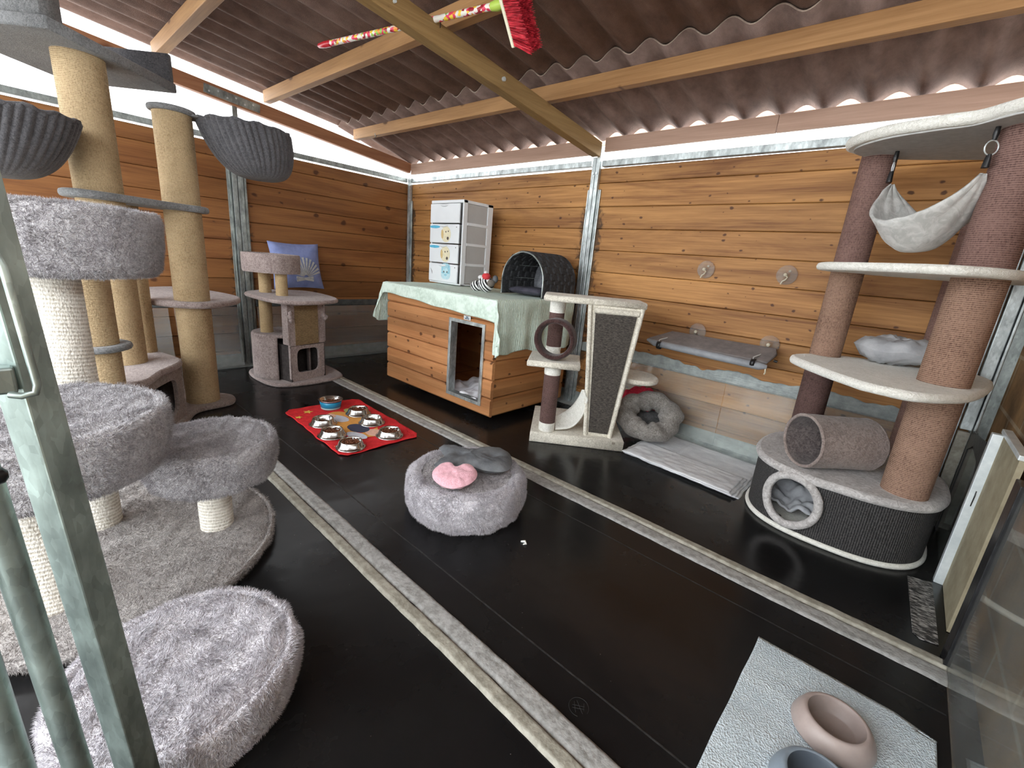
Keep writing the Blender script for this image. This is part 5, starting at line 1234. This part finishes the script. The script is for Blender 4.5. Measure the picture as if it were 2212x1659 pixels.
mTaupe = M('taupe_bamboo_plastic', (.37, .30, .275), (.41, .335, .31), rough=.38, ns=40); mTaupeI = M('taupe_plastic_inner', (.25, .20, .185), (.28, .225, .205), rough=.45, ns=40)
petbowl((.092, 1.121), .083, .008, mTaupe, mTaupeI, 'taupe plastic pet bowl on the pale blue mat', 0)
mBlG = M('blue_grey_plastic', (.22, .27, .32), (.25, .30, .35), rough=.38, ns=40); mBlGI = M('blue_grey_inner', (.075, .09, .11), rough=.45)
petbowl((.085, .935), .083, .008, mBlG, mBlGI, 'blue grey plastic pet bowl cut off by the bottom edge', 0)

# ---- broom lying on the rafters
t = thing('broom', 'broom with colourful patterned handle and red bristles resting on the rafters', 'broom', (-1.9, 1.3, 1.93))
def brm():
    m, nt, b = newmat('floral_print'); L = nt.links
    vo = N(nt, 'ShaderNodeTexVoronoi', i_Scale=80.0); L.new(coords(nt, (.8, 1, 1)), vo.inputs['Vector'])
    sp_ = N(nt, 'ShaderNodeSeparateColor'); L.new(vo.outputs['Color'], sp_.inputs[0])
    r = ramp(nt, [(0, (.80, .78, .70)), (.22, (.75, .05, .12)), (.42, (.85, .60, .05)), (.58, (.80, .75, .70)), (.72, (.35, .02, .03)), (.86, (.85, .30, .05)), (.94, (.30, .55, .10))], 'CONSTANT'); L.new(sp_.outputs[0], r.inputs[0])
    L.new(r.outputs[0], b.inputs['Base Color']); b.inputs['Roughness'].default_value = .35; return m
P0, P1 = Vector((-2.58, 1.205, 1.985)), Vector((-1.425, 1.383, 1.936)); dv = (P1 - P0)
MB().tube([P0 + dv * .085, P0 + dv * .5, P1 - dv * .03], .0125, 16).build('handle', brm(), t)
mRedP = M('red_plastic', (.50, .02, .03), rough=.3); mLime = M('lime_plastic', (.45, .62, .10), rough=.4); mIv = M('ivory_plastic', (.75, .72, .55), rough=.45)
MB().tube([P0, P0 + dv * .008, P0 + dv * .05, P0 + dv * .088], [.004, .010, .0145, .0145], 16).build('end_cap', mRedP, t)
MB().tube([P1 - dv * .045, P1 - dv * .02, P1], [.015, .019, .014], 16).build('socket', mLime, t)
aH = Vector((0, .57, -.82)).normalized(); dX = dv.normalized(); bH = aH.cross(dX).normalized()
MB().obox(P1 + dX * .010 + aH * -.01, dX * .007, aH * .145, bH * .026).build('brush_head', mIv, t, bevel=.004)
mBris = M('red_bristles', (.30, .006, .015), (.75, .045, .07), rough=.6, ns=60, stretch=(.4, 1, 1), lo=.4, hi=.62)
rg = random.Random(3); mb = MB(); 
for i in range(4200):
    a_, b_ = rg.uniform(-1, 1), rg.uniform(-1, 1); root = P1 + dX * .014 + aH * (a_ * .138 - .01) + bH * b_ * .022
    tip = root + dX * (.082 + rg.uniform(-.006, .006)) + aH * (a_ * .030 + rg.uniform(-.006, .006)) + bH * (b_ * .024 + rg.uniform(-.005, .005))
    sd = Vector((rg.uniform(-1, 1), rg.uniform(-1, 1), rg.uniform(-1, 1))).cross(dX).normalized() * .0011
    mb.add([root - sd, root + sd, tip + sd * .8, tip - sd * .8], [(0, 1, 2, 3)])
tag(mb.build('bristles', mBris, t), kind='stuff')
o = MB().tube([(-1.752, 1.345, 1.968), (-1.750, 1.343, 1.945), (-1.748, 1.34, 1.920)], .0022, 6).build('hanging_wire', mBlackT)
tag(o, 'short black wire hanging beside the middle rafter', 'wire')

# ---- crumbs and litter on the floor
o = MB().tube([(-.872, 1.118, .004), (-.860, 1.128, .006), (-.850, 1.120, .005), (-.856, 1.112, .003)], [.003, .005, .005, .002], 8).build('paper_scrap', M('white_paper', (.8, .8, .76)))
tag(o, 'tiny white scrap of paper on the floor in front of the round white bed', 'litter')

# faint round mark scratched into the rubber near the floor band
mScr = M('rubber_scratch', (.022, .022, .023), (.04, .04, .04), rough=.6, ns=60)
cxm, cym = -.360, .748
mb = MB(); mb.tube([(cxm + .0235 * math.cos(2 * PI * i / 40), cym + .0235 * math.sin(2 * PI * i / 40), .0006) for i in range(34)], .0005, 5)
for p, q in (((-.014, -.006), (.010, .010)), ((-.010, -.012), (.013, .004)), ((-.016, .004), (.002, -.016)), ((-.012, .010), (.016, -.008)), ((.004, .016), (.014, .0))):
    mb.tube([(cxm + p[0], cym + p[1], .0006), (cxm + q[0], cym + q[1], .0006)], .0005, 5)
trim(mb, mScr, 'faint round mark scratched into the black rubber floor')
